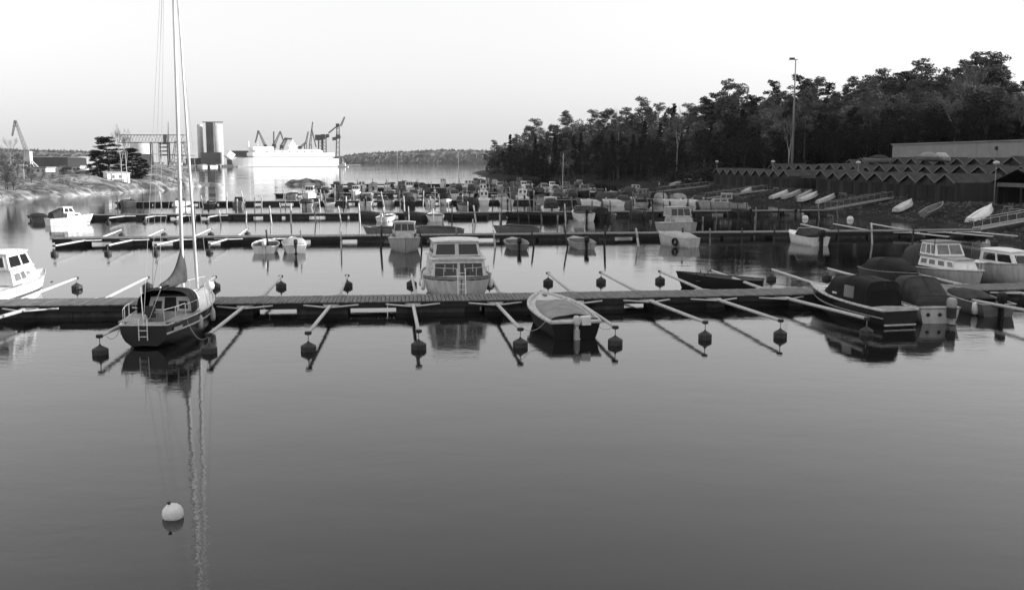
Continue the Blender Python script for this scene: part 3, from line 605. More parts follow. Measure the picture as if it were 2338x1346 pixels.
t = thing('motor_cruiser', 'white-cabined wheelhouse cruiser with oval windows, pointing right behind the nearest pontoon', 'motor cruiser', W(34.1, 57.3), ANG + R(176))
hb, zs, pt = hull(t, 8.2, 2.85, .85, 1.25, .82, .4, 2.1, .6, 'light', 'offwhite', 'offwhite', rail_r=.05)
cabin(t, -1.0, 3.0, 1.05, 1.62, 1.18, .62, .05, .5, .1, 'white', [(f, a, b_, .3, .78, 'glass_pale' if a > .6 else 'glass') for f in 'r' for a, b_ in ((.06, .22), (.28, .44), (.52, .68), (.76, .9))] + [('l', a, b_, .3, .78) for a, b_ in ((.1, .24), (.32, .48), (.56, .72), (.78, .94))], 'light', frame='white')
cabin(t, -1.1, .75, 1.74, 2.5, 1.05, .9, .0, .45, .12, 'white', [('r', .06, .36, .15, .85, 'glass_pale'), ('r', .42, .68, .15, .85), ('r', .73, .95, .15, .85), ('l', .05, .3, .15, .85), ('l', .36, .62, .15, .85), ('f', .06, .48, .12, .85, 'glass_pale'), ('f', .52, .94, .12, .85, 'glass_pale')], 'canvas_mid', 'wheelhouse', .1, frame='white')
canopy(t, [(-3.6, 1.1, .9, 1.6), (-3.2, 1.15, .9, 2.1), (-1.1, 1.1, 1.0, 2.55)], 'canvas_grey', 'aft_canopy', (True, False), 13, .5, .55)
rails(t, [pt(s, .9, zs(s)) for s in (.8, .9, .97)] + [pt(s, -.9, zs(s)) for s in (.97, .9, .8)], .45)
MB().tube((.9, .5, 1.7), (.9, .5, 2.75), .025).build('signal_mast', 'dark', t)
t = thing('motor_cruiser', 'high white bow of a motor cruiser cut off by the right edge', 'motor cruiser', W(38.3, 57.2), ANG + R(178))
hb, zs, pt = hull(t, 7.6, 2.7, 1.0, 1.6, .82, .4, 2.2, .7, 'offwhite', 'light', 'white')
cabin(t, -1.5, 2.0, 1.2, 1.95, 1.05, .7, .05, .7, .1, 'white', [('f', .08, .92, .15, .8), ('r', .1, .45, .2, .8), ('r', .52, .9, .2, .8), ('l', .1, .45, .2, .8), ('l', .52, .9, .2, .8)], 'white')
rails(t, [pt(s, .9, zs(s)) for s in (.75, .86, .95)] + [pt(s, -.9, zs(s)) for s in (.95, .86, .75)], .5)
t = thing('motor_cruiser', 'bright white cabin cruiser cut off by the left edge behind the nearest pontoon', 'motor cruiser', W(-20.35, 56.2), ANG + R(-5))
hb, zs, pt = hull(t, 8.2, 2.9, .95, 1.25, .84, .4, 2.0, .7, 'white', 'light', 'white', stripe=('white', (.955, .72, .97, .8)), rail_r=.04)
cabin(t, -1.9, 2.6, 1.05, 1.75, 1.25, .75, .05, .8, .1, 'white', [('r', .1, .32, .25, .8, 'glass_pale'), ('r', .36, .52, .25, .8, 'glass_pale'), ('r', .58, .72, .45, .7, 'mid'), ('l', .3, .45, .25, .8), ('l', .5, .66, .25, .8)], 'white')
cabin(t, -2.1, 1.2, 1.87, 2.65, 1.18, .95, .05, .5, .12, 'white', [('r', .05, .52, .15, .85), ('r', .58, .9, .15, .85), ('l', .08, .42, .15, .85), ('l', .48, .9, .15, .85), ('f', .06, .48, .12, .85), ('f', .52, .94, .12, .85), ('b', .1, .9, .2, .85)], 'white', 'wheelhouse', .1, frame='white')
MB().box((1.45, 2.3, .75), (.04, .25, .08)).build('name_mark', 'dark', t)

# smaller and farther boats, from a few kinds
def small_boat(kind, label, pos, head, L, B, hm='offwhite', group=None, far=True, ob='black', cov='canvas_grey', top='offwhite', ob_s=1., fb=None, cat='motor boat', name=None):
    f = fb or 1.0
    nm = name or {'open': 'open_boat', 'shield': 'open_boat', 'cabin': 'cabin_boat', 'cover': 'covered_boat', 'sail': 'sailing_boat', 'hood': 'canopy_boat'}[kind]
    t = thing(nm, label, 'sailing boat' if kind == 'sail' else cat, pos, ANG + R(head), group)
    if kind == 'open':
        hull(t, L, B, .5 * f, .72 * f, .84, .25, 2.2, .3, hm, top, top, 'mid' if hm != 'dark' else 'dark', .72, far=far)
        for y in (-L * .28, L * .02): MB().box((0, y, .36 * f), (B * .78, .26, .05)).build('thwart', 'wood', t)
        if ob: outboard(t, -L / 2 + .02, .55 * f, ob, ob_s)
    elif kind == 'shield':
        hb, zs, pt = hull(t, L, B, .6 * f, .88 * f, .85, .3, 2.2, .4, hm, top, top, 'mid', .52, far=far)
        w = B * .42; y = L * .02
        q = [Vector((w, y, .72 * f)), Vector((-w, y, .72 * f)), Vector((-w * .85, y - .35, 1.2 * f)), Vector((w * .85, y - .35, 1.2 * f))]
        panel(t, q, (.0, 1, 0, 1), 'glass_pale', 'windshield', .02, frame='galv')
        if cov: canopy(t, [(-L * .36, w, .62 * f, .95), (-L * .2, w * 1.05, .64 * f, 1.5), (y - .3, w * .98, .7 * f, 1.45)], cov, 'canopy', (True, True), 9, .5, .6)
        if ob: outboard(t, -L / 2 + .02, .66 * f, ob, ob_s)
    elif kind == 'cabin':
        hb, zs, pt = hull(t, L, B, .75 * f, 1.12 * f, .84, .35, 2.3, .5, hm, top, top, far=far)
        cabin(t, -.1 * L, .3 * L, .85 * f, 1.35 * f, B * .4, B * .26, .05, .4, .1, top, [('r', .1, .4, .3, .75), ('r', .5, .8, .3, .75), ('l', .2, .5, .3, .75), ('l', .6, .9, .3, .75)], None)
        cabin(t, -.18 * L, .1 * L, 1.36 * f, 2.02 * f, B * .38, B * .34, .05, .35, .1, top, [('f', .05, .33, .15, .88), ('f', .37, .63, .15, .88), ('f', .67, .95, .15, .88), ('r', .1, .48, .2, .85), ('r', .55, .92, .2, .85), ('l', .08, .45, .2, .85), ('l', .52, .9, .2, .85), ('b', .1, .4, .2, .85), ('b', .6, .9, .2, .85)], top, 'wheelhouse', .08)
        if cov: canopy(t, [(-.42 * L, B * .38, .8 * f, 1.5 * f), (-.2 * L, B * .4, .85 * f, 1.95 * f)], cov, 'aft_canopy', (True, False), 9, .5, .6)
        if ob: outboard(t, -L / 2 + .02, .8 * f, ob, ob_s)
    elif kind in ('cover', 'hood'):
        hull(t, L, B, .6 * f, .9 * f, .82, .3, 2.2, .35, hm, top, hm, far=far)
        hz = .95 if kind == 'cover' else 1.65
        canopy(t, [(-.46 * L, B * .4, .58 * f, .66 * f + .08), (-.25 * L, B * .47, .6 * f, hz * f), (.12 * L, B * .46, .66 * f, (hz + .05) * f), (.38 * L, B * .2, .8 * f, .92 * f)], cov, 'boat_cover', (True, True), 9, .65, .75)
        if ob: outboard(t, -L / 2 + .02, .65 * f, ob, ob_s)
    elif kind == 'sail':
        hb, zs, pt = hull(t, L, B, .75, 1.0, .6, .4, 2.0, .7, hm, top, top, far=far)
        cabin(t, -.12 * L, .26 * L, .8, 1.3, B * .32, B * .18, .05, .5, .12, top, [('r', .15, .4, .3, .75), ('r', .5, .75, .3, .75), ('l', .25, .5, .3, .75), ('l', .6, .85, .3, .75)], None)
        MB().tube((0, .12 * L, 1.1), (0, .1 * L, f), .07, .05, 8).build('mast', 'white', t, True)
        MB().tube((0, .1 * L, 1.9), (0, -.25 * L, 1.95), .045, .04, 6).build('boom', 'galv', t)
        b = MB(); [b.tube((x, y, .9), (0, .1 * L, f * .97), .012, .012, 4) for x, y in ((0, .49 * L), (0, -.48 * L), (B * .45, .08 * L), (-B * .45, .08 * L))]; b.build('standing_rigging', 'galv_dark', t)
    return t
def at_px(px, py, side=0): return P(px, py, 0)
NB = 'boats moored at the second pontoon'
small_boat('open', 'white open boat with pale outboard, left of the two boats before the second pontoon', P(608, 573), 3, 4.8, 2.2, 'white', NB, False, 'white', top='white', fb=1.15)
small_boat('cover', 'white boat with bulging pale cover and dark outboard before the second pontoon', P(672, 573), 8, 4.6, 2.0, 'white', NB, False, 'dark', 'canvas_pale', 'white', fb=1.1)
small_boat('cabin', 'grey wheelhouse boat with three black front windows, bow toward the camera', P(924, 569), 180, 7.0, 2.75, 'light', NB, False, None, None, 'light', fb=1.12)
small_boat('open', 'grey dinghy with black outboard, left of the pair before the second pontoon', P(1177, 566), 0, 4.6, 2.0, 'mid', NB, False, 'black', top='light', ob_s=1.1, fb=1.05)
small_boat('open', 'grey dinghy with black outboard, right of the pair before the second pontoon', P(1324, 564), 2, 4.6, 2.1, 'light', NB, False, 'black', top='light', ob_s=1.15, fb=1.1)
t = small_boat('cover', 'pale hull hung with tyres lying at an angle before the second pontoon', P(1545, 561), 26, 4.2, 1.9, 'offwhite', NB, False, None, 'canvas_pale', 'offwhite', fb=1.3)
for x, y in ((.98, -1.2), (-.98, -.8)):
    b = MB(); secs = []
    for i in range(13):
        a = 6.28318 * i / 12; secs.append([Vector(((.28 + .1 * math.cos(q)) * math.cos(a), .1 * math.sin(q), (.28 + .1 * math.cos(q)) * math.sin(a))) for q in [6.28318 * j / 6 for j in range(6)]])
    o = b.loft(secs, True).build('tyre_fender', 'black', t, True, (x, y, .45), R(90))
small_boat('shield', 'white open motor boat with windshield, grey hood and black outboard before the second pontoon', P(1838, 556), 4, 5.4, 2.2, 'white', NB, False, 'black', 'canvas_grey', 'white', 1.5, fb=1.2)
small_boat('cabin', 'large pale cabin boat with wraparound windshield behind the second pontoon', P(1549, 535), 180, 8.0, 3.3, 'light', 'boats behind the second pontoon', False, None, None, 'light', fb=1.35)
for i, (px, py, hd, L, cv) in enumerate([(890, 537, 85, 4.6, 'canvas_grey'), (1000, 536, 80, 5.2, 'canvas_grey'), (1182, 533, 86, 4.4, 'canvas_grey')]):
    small_boat('cover', f'low grey covered boat, {ORD[i]} of three from the left lying behind the second pontoon', P(px, py), hd, L, 1.8, 'mid', 'low boats behind the second pontoon', True, None, cv, 'mid', fb=.95)
NC = 'boats moored at the third pontoon'
small_boat('cabin', 'white wheelhouse boat at the left end of the third pontoon, bow to the right', P(158, 512), -48, 5.0, 1.9, 'white', NC, False, None, 'canvas_grey', 'white')
small_boat('open', 'small white dinghy lying left of two white boats before the third pontoon', P(884, 504), -18, 4.2, 1.9, 'white', NC, True, 'white', top='white', fb=1.1)
small_boat('open', 'squat white dinghy lying right of two white boats before the third pontoon', P(993, 503), 2, 4.2, 2.2, 'white', NC, True, None, top='white', fb=1.25)
small_boat('shield', 'white motor boat with tall transom and black outboard before the third pontoon', P(1329, 502), 0, 5.5, 2.6, 'white', NC, False, 'black', None, 'white', 1.2, fb=1.5)
for i, (px, py, hd, L, hm, kd) in enumerate([(88, 505, 20, 6.0, 'dark', 'cover'), (845, 500, 24, 6.5, 'dark', 'cover'), (948, 501, 26, 6.0, 'dark', 'cover'), (1070, 499, 75, 5, 'dark', 'open'), (1225, 501, 60, 8.0, 'black', 'cover'), (1368, 502, 5, 5, 'dark', 'hood'), (1390, 498, -10, 4.5, 'mid', 'open'), (1455, 498, 5, 5, 'dark', 'cover'), (1690, 492, 10, 5, 'dark', 'cover'), (1800, 490, 0, 4.6, 'mid', 'open')]):
    small_boat(kd, f'dark low boat, {ORD[i]} from the left before the third pontoon', P(px, py), hd, L, 2.0, hm, 'dark boats before the third pontoon', True, 'black' if i > 4 else None, 'canvas_black', 'dark', fb=1.0)
small_boat('cabin', 'pale cabin boat with dark hood lying broadside behind the third pontoon', P(1652, 476), 72, 7.2, 2.8, 'light', 'boats behind the third pontoon', True, None, 'canvas_grey', 'light', fb=1.15)
for i, (px, py, hd, L, hm, kd, cv) in enumerate([(1060, 478, 0, 6.2, 'light', 'cover', 'canvas_grey'), (1078, 479, 180, 6.6, 'black', 'hood', 'canvas_black'), (1345, 470, 22, 4.4, 'white', 'cover', 'canvas_pale'), (1397, 470, 24, 4.6, 'white', 'cover', 'canvas_pale'), (1465, 472, 175, 5, 'light', 'open', None), (1537, 470, 24, 4.6, 'white', 'cover', 'canvas_pale'), (1574, 470, 20, 4.6, 'white', 'cover', 'canvas_pale'), (1605, 474, 170, 5, 'dark', 'cover', 'canvas_black'), (1245, 478, 20, 5, 'mid', 'open', None), (700, 474, 3, 5.5, 'light', 'shield', 'canvas_grey')]):
    small_boat(kd, f'boat seen over the third pontoon, {ORD[i]} of the mixed row there', P(px, py), hd, L, 2.2, hm, 'boats behind the third pontoon', True, 'black' if kd != 'cover' else None, cv, hm if hm != 'black' else 'dark', fb=1.15)
rnd = random.Random(11)
KN = {'open': 'open boat', 'shield': 'open boat with windshield', 'cabin': 'cabin boat', 'cover': 'covered boat', 'hood': 'boat with tall hood'}
TN = {'white': 'white', 'light': 'pale grey', 'mid': 'grey', 'dark': 'dark', 'offwhite': 'off-white'}
CNT = {}
def fill_row(k, side, u0, u1, step, dens, dist):
    u = u0; i = CNT.get((k, side), 0)
    while u < u1 and i < len(ORD):
        if rnd.random() < dens:
            kd = rnd.choice(('open', 'shield', 'cabin', 'cabin', 'cover', 'hood', 'shield'))
            hm = rnd.choice(('white', 'white', 'white', 'light', 'light', 'mid', 'dark')) if u < 22 else rnd.choice(('light', 'mid', 'mid', 'dark', 'dark', 'white'))
            L, B = rnd.uniform(4.6, 6.8), rnd.uniform(1.9, 2.5); hd = rnd.choice((0, 0, 180)) + rnd.uniform(-5, 5)
            v = row_v(k, u) + (dist + L / 2 if side > 0 else -WID[k] - dist - L / 2)
            sidew = 'behind' if side > 0 else 'before'
            small_boat(kd, f'{TN[hm]} {KN[kd]}, {ORD[i]} from the left {sidew} the {ROWNAME[k]} pontoon', W(u, v), hd, L, B, hm, f'boats {sidew} the {ROWNAME[k]} pontoon', True, rnd.choice(('black', 'dark', 'light', None)), rnd.choice(('canvas_grey', 'canvas_black', 'canvas_mid', 'canvas_grey')) if kd in ('cover', 'hood') else rnd.choice(('canvas_grey', None, None)), hm if hm != 'dark' else 'mid', fb=rnd.uniform(1.0, 1.25))
            i += 1; CNT[(k, side)] = i
        u += step * rnd.uniform(.85, 1.3)
fill_row(3, -1, -42, -14, 4.2, .5, .8); fill_row(3, -1, -12, 57, 3.0, .72, .8); fill_row(3, 1, -10, 56, 3.0, .6, .6)
fill_row(4, -1, -19, 58, 2.9, .78, .8); fill_row(4, 1, -8, 58, 3.0, .65, .6)
fill_row(5, -1, -12, 52, 3.0, .8, .8); fill_row(5, 1, 4, 52, 3.2, .6, .8); fill_row(6, -1, -10, 44, 3.1, .8, .8); fill_row(6, 1, 2, 44, 3.2, .6, .8); fill_row(2, 1, 20, 40, 3.2, .7, .6)
small_boat('sail', 'white sailing boat with thin mast, left of three masts at the far pontoons', P(908, 428), 0, 7, 2.3, 'white', None, True, None, fb=9.9, top='white')
small_boat('sail', 'white sailing boat with bright mast, middle of three masts at the far pontoons', P(1048, 430), 0, 7, 2.4, 'white', None, True, None, fb=9.8, top='white')
small_boat('sail', 'pale sailing boat with mast against the dark wood, right of three masts', P(1293, 446), 60, 7.5, 2.5, 'offwhite', None, True, None, fb=9.0, top='offwhite')
small_boat('cabin', 'bright white cabin boat standing out at the fifth pontoon, high wheelhouse', P(707, 455), 180, 6.5, 2.5, 'white', None, True, None, None, 'white', fb=1.25)
small_boat('cabin', 'white square-cabined boat left of the middle mast', P(935, 441), 180, 6.5, 2.6, 'white', None, True, None, None, 'white', fb=1.3)

# mooring ball and white buoys
b = MB(); b.lathe([(.03, -.2), (.17, -.17), (.235, -.08), (.255, .03), (.24, .13), (.19, .21), (.1, .27), (.05, .285), (.02, .29)], 24)
o = b.build('mooring_ball', 'buoy_white', None, True, P(396, 1180) + Vector((0, 0, .06))); o.scale = (.87,) * 3; o.rotation_euler = (R(8), R(-14), 0); tag(o, 'round white mooring ball floating alone in the foreground', 'buoy')
r = MB(); r.lathe([(.035, 0), (.035, .05), (.05, .05), (.05, .07), (.015, .075)], 10, (.0, 0, .285)); r.build('eye_bolt', 'dark', o)
for px, py, lb in ((1838, 500, 'round white buoy left of the pair near the shore'), (1941, 502, 'round white buoy right of the pair near the shore')):
    o = MB().lathe([(.03, -.3), (.3, -.2), (.42, 0), (.42, .18), (.3, .42), (.06, .5)], 16).build('round_buoy', 'buoy_white', None, True, P(px, py)); tag(o, lb, 'buoy', 'round buoys by the shore')
    MB().lathe([(.05, .48), (.05, .62), (.02, .63)], 8).build('eye_bolt', 'dark', o)

# ------------------------------------------------------------------ the right bank: sheds, hall, gangways, boats ashore
def G(px, py, fn=ground_z, y0=60, y1=700):     # where a line of sight meets the ground
    y = y0
    while y < y1:
        q = D(px, py, y)
        if q.z <= max(fn(q.x, q.y), 0): return Vector((q.x, q.y, max(fn(q.x, q.y), 0)))
        y += .5
    return D(px, py, y1)
def shed_proto(w, dep, wall, ridge, door=True):
    t = thing('boat_shed', 'x', 'boat shed'); hw = w / 2
    v = []
    for x in (0, dep): v += [Vector((x, -hw + .02, -1.2)), Vector((x, hw - .02, -1.2)), Vector((x, hw - .02, wall)), Vector((x, 0, ridge - .06)), Vector((x, -hw + .02, wall))]
    MB().add(v, [(0, 4, 3, 2, 1), (5, 6, 7, 8, 9), (0, 1, 6, 5), (1, 2, 7, 6), (4, 0, 5, 9), (2, 3, 8, 7), (3, 4, 9, 8)]).build('wall', 'shed_wall', t)
    for s in (-1, 1):
        a, b_ = Vector((-.45, 0, ridge)), Vector((-.45, s * (hw - .03), wall + .02)); n = Vector((0, s * (ridge - wall), hw)).normalized() * .09
        q = [a, b_, b_ + Vector((dep + .7, 0, 0)), a + Vector((dep + .7, 0, 0))]
        MB().add(q + [p + n for p in q], [(0, 1, 2, 3), (7, 6, 5, 4), (0, 4, 5, 1), (1, 5, 6, 2), (2, 6, 7, 3), (3, 7, 4, 0)]).build('roof_slope', 'shed_roof', t)
        MB().add([a + Vector((-.04, 0, -.1)), b_ + Vector((-.04, 0, -.1)), b_ + n * 1.1 + Vector((-.04, 0, 0)), a + n * 1.1 + Vector((-.04, 0, 0)), a + Vector((.0, 0, -.1)), b_ + Vector((.0, 0, -.1)), b_ + n * 1.1, a + n * 1.1],
                 [(0, 1, 2, 3), (7, 6, 5, 4), (0, 4, 5, 1), (3, 2, 6, 7)]).build('barge_board', 'shed_trim', t)
    if door:
        for s in (-1, 1): MB().box((-.035, s * hw * .36, wall * .42), (.06, hw * .66, wall * .86)).build('door', 'shed_door', t)
    return t
sp = shed_proto(4.9, 7.2, 2.35, 3.55); first = [True]
def sheds(uf, vs, row, zoff):
    for i, v in enumerate(sorted(vs, reverse=True)):
        o = sp if first[0] else copy_tree(sp); first[0] = False
        p = W(uf, v); o.location = (p.x, p.y, zoff + random.uniform(-.09, .09)); o.rotation_euler = (0, 0, ANG + random.uniform(-.012, .012)); o.scale = (1, 1, random.uniform(.95, 1.05))
        tag(o, f'dark wooden boat shed, {ORD[i]} from the left in the {row} row', 'boat shed', f'{row} row of boat sheds')
sheds(75.6, [222 - 4.9 * i for i in range(9)] + [166.5 - 4.9 * i for i in range(9)], 'front', 2.15)
sheds(85.6, [214 - 4.9 * i for i in range(19)], 'second', 3.15)
sheds(95.0, [196 - 4.9 * i for i in range(15)], 'rearmost', 4.35)
t = thing('storage_shed', 'broad dark storage shed with open front at the right end of the shed rows', 'shed', W(77, 113.5, 2.1), ANG)
MB().add([(0, -5, -1), (0, 5, -1), (0, 5, 2.6), (0, 0, 4.2), (0, -5, 2.6), (9, -5, -1), (9, 5, -1), (9, 5, 2.6), (9, 0, 4.2), (9, -5, 2.6)], [(5, 6, 7, 8, 9), (1, 2, 7, 6), (4, 0, 5, 9), (0, 4, 9, 5)]).build('wall', 'shed_wall', t)
for s in (-1, 1): MB().add([(-.6, 0, 4.3), (-.6, s * 5.5, 2.55), (9.6, s * 5.5, 2.55), (9.6, 0, 4.3), (-.6, 0, 4.42), (-.6, s * 5.5, 2.67), (9.6, s * 5.5, 2.67), (9.6, 0, 4.42)], [(0, 1, 2, 3), (7, 6, 5, 4), (0, 4, 5, 1), (1, 5, 6, 2), (2, 6, 7, 3)]).build('roof_slope', 'shed_roof', t)
MB().box((.1, 0, 2.4), (.2, 9.8, .5)).build('lintel', 'shed_trim', t)
for y in (-4.8, 0, 4.8): MB().box((.1, y, .7), (.2, .2, 3)).build('pillar', 'shed_wall', t)
t = thing('open_shed', 'flat black open boat shed in the gap of the front shed row', 'shed', W(77.5, 174.2, 2.1), ANG)
MB().box((3, 0, 2.3), (7, 9.6, .22)).build('roof', 'shed_roof', t); MB().box((6, 0, .6), (.2, 9.4, 3.2)).build('back_wall', 'shed_wall', t)
for y in (-4.5, -1.5, 1.5, 4.5): MB().box((.1, y, .6), (.2, .2, 3.2)).build('pillar', 'shed_wall', t)

t = thing('storage_hall', 'long pale concrete hall above the boat sheds', 'hall', W(104.5, 197, 7.4), ANG)
for i in range(18):
    MB().box((.0, -3 - 6 * i, 1.6), (.3, 5.94, 3.4)).build('wall_panel', 'concrete', t)
MB().box((.15, -54, 1.5), (.2, 108, 3.1)).build('joint_backing', 'industrial_dark', t)
MB().box((6.5, -.2, 1.5), (13, .3, 3.3)).build('end_wall', 'concrete', t); MB().box((6.4, -54, 3.42), (13.6, 108.6, .22)).build('roof', 'industrial_mid', t)
MB().box((-.35, -36, 2.2), (.4, .3, .6)).build('wall_lamp', 'dark', t)

for k, (u, v, u2, z2) in {2: (61.5, 133.6, 72.5, 2.15), 1: (59, 93.6, 69.5, 2.15), 3: (57.5, 175, 70, 2.1), 4: (59.5, 214.6, 72, 1.9)}.items():
    p, q = W(u, v, DECK + .08), W(u2, v + (3 if k > 1 else 1.5), z2); d = q - p; L = d.length
    t = thing('gangway', f'sloping gangway from the shore to the {ROWNAME[k]} pontoon', 'gangway', p, math.atan2(d.y, d.x), 'gangways to the pontoons'); t.rotation_euler = (0, -math.asin(d.z / L), math.atan2(d.y, d.x))
    MB().box((L / 2, 0, 0), (L, 1.2, .07)).build('walkway', 'plank', t)
    for s in (-1, 1):
        b = MB(); b.box((L / 2, s * .62, .02), (L, .07, .16)); b.tube((.2, s * .62, .95), (L - .2, s * .62, .95), .03)
        for i in range(6): b.tube((.2 + (L - .4) * i / 5, s * .62, 0), (.2 + (L - .4) * i / 5, s * .62, .95), .022)
        b.build('handrail', 'galv_dark' if k > 1 else 'galv', t)

def ashore(label, px, py, head, L, B, m='white', up=False, name='upturned_boat', tilt=0):
    head += 22; tilt += 8; p = G(px, py); t = thing(name, label, 'rowing boat', p + Vector((0, 0, .3)), R(head), 'boats laid up on the shore')
    secs = []; N = 12
    for i in range(N + 1):
        s = i / N; hb = B / 2 * (.72 + .28 * math.sin(s / .45 * 1.57) if s < .45 else max(.02, 1 - ((s - .45) / .55) ** 2.1)); h = .55 + .15 * s * s
        f = 1 if up else -1
        secs.append([Vector((hb * a, -L / 2 + L * s + (.2 * s ** 3 if c > .5 else 0), (c * h if up else h * (1 - c)) + .1)) for a, c in ((1, 1), (.93, .5), (.7, .12), (.25, 0), (0, -.03), (-.25, 0), (-.7, .12), (-.93, .5), (-1, 1))])
    b = MB().loft(secs).add(secs[0], [tuple(range(9))])
    smooth_some(b.build('hull', m, t))
    r = MB(); r.path([s[0] for s in secs], .03); r.path([s[-1] for s in secs], .03); r.build('gunwale', 'offwhite' if m == 'mid' else 'light', t)
    MB().box((0, 0, .7 if not up else .02), (.05, L * .9, .05)).build('keel', 'light', t)
    if up:
        for y in (-L * .25, .05 * L): MB().box((0, y, .42), (B * .8, .22, .04)).build('thwart', 'wood', t)
    t.rotation_euler = (R(tilt), 0, R(head)); return t
Hd = math.degrees(ANG) - 90
ashore('upturned white rowing boat, first from the left on the shore by the front sheds', 1780, 452, Hd + 6, 4.6, 1.5, 'offwhite', tilt=4)
ashore('slim upturned pale boat, second from the left on the shore by the front sheds', 1808, 452, Hd + 5, 4.8, 1.2, 'light', tilt=4)
ashore('upturned pale boat, third from the left on the shore, beside a grey one', 1846, 459, Hd + 8, 4.8, 1.6, 'offwhite', tilt=4)
ashore('narrow grey boat leaning on the third upturned boat', 1838, 453, Hd + 12, 4.4, 1.0, 'light', tilt=4)
ashore('slim white upturned boat, fourth from the left by the third pontoon gangway', 1886, 463, Hd + 6, 4.4, 1.1, 'offwhite', tilt=4)
ashore('upturned white boat lying alone below the sheds, left of the open grey boat', 2064, 481, Hd + 10, 4.2, 1.5, 'offwhite', tilt=6)
ashore('open grey rowing boat drawn up between two white boats', 2130, 492, Hd + 8, 4.4, 1.6, 'mid', True, 'rowing_boat', tilt=6)
ashore('large white upturned boat at the right by the second pontoon gangway', 2240, 500, Hd + 8, 5.0, 1.7, 'white', tilt=8)
ashore('small white upturned dinghy on the bank behind the third pontoon', 1706, 442, Hd + 12, 2.8, 1.3, 'offwhite', tilt=4)
ashore('small pale dinghy at the far left end of the shed shore', 1543, 424, Hd, 3.6, 1.3, 'light', tilt=4)
for i, (px, py, L, lb) in enumerate([(2116, 362, 3.6, 'pale covered boat parked before the concrete hall, left of two'), (2146, 363, 3.2, 'white covered boat parked before the concrete hall, right of two'), (2003, 367, 4.6, 'grey covered boat on the bank left of the concrete hall')]):
    q = D(px, py, 172 if i < 2 else 190); q.z = ground_z(q.x, q.y)
    z0 = D(px, py + 2, q.y).z - q.z
    small_boat('hood', lb, q + Vector((0, 0, max(.3, z0))), 50, L, 1.9, 'light' if i == 1 else 'mid', 'covered boats ashore', True, None, ('canvas_mid', 'canvas_pale', 'canvas_grey')[i], 'light', fb=.75)
for i, (px, py) in enumerate([(1572, 412), (1605, 413)]):
    p = G(px, py); o = thing('timber_stack', ('pale stack of boards lying on the bank left of the front sheds', 'long grey pile of boards against the first front shed')[i], 'timber', p, ANG + R(90))
    for j in range(4): MB().box((0, (j % 2) * .5 - .25, .15 + .22 * (j // 2)), (4 + i * 2, .45, .18), .02 * j).build('board', 'light' if i == 0 else 'mid', o)

def lamp(px, ptop, Y, label):
    top = D(px, ptop, Y); z0 = ground_z(top.x, top.y); h = top.z - z0
    t = thing('lamp_post', label, 'lamp post', (top.x, top.y, z0), 0, 'globe lamp posts by the sheds')
    MB().tube((0, 0, -.3), (0, 0, h - .3), .06, .045, 8).build('pole', 'galv_dark', t, True)
    MB().lathe([(.05, -.32), (.3, -.18), (.42, 0), (.34, .16), (.1, .26)], 14, (0, 0, h)).build('globe', 'globe', t, True)
for i, (px, y, Y) in enumerate([(1637, 369, 236), (1765, 369, 200), (1960, 371, 168), (2275, 372, 125)]):
    lamp(px, y, Y, f'lamp post with white globe, {ORD[i]} from the left among the sheds')
top = D(1817, 137, 225); z0 = ground_z(top.x, top.y)
t = thing('floodlight_mast', 'tall slender floodlight mast rising above the wood', 'floodlight mast', (top.x, top.y, z0)); h = top.z - z0
MB().tube((0, 0, -.5), (0, 0, h), .33, .12, 10).build('pole', 'industrial_mid', t, True)
MB().box((-.55, 0, h + .05), (1.9, .7, .08)).build('platform', 'steelwork', t)
for x in (-1.3, -.9, -.5): MB().box((x, -.35, h + .28), (.34, .26, .34)).build('floodlight', 'steelwork', t)

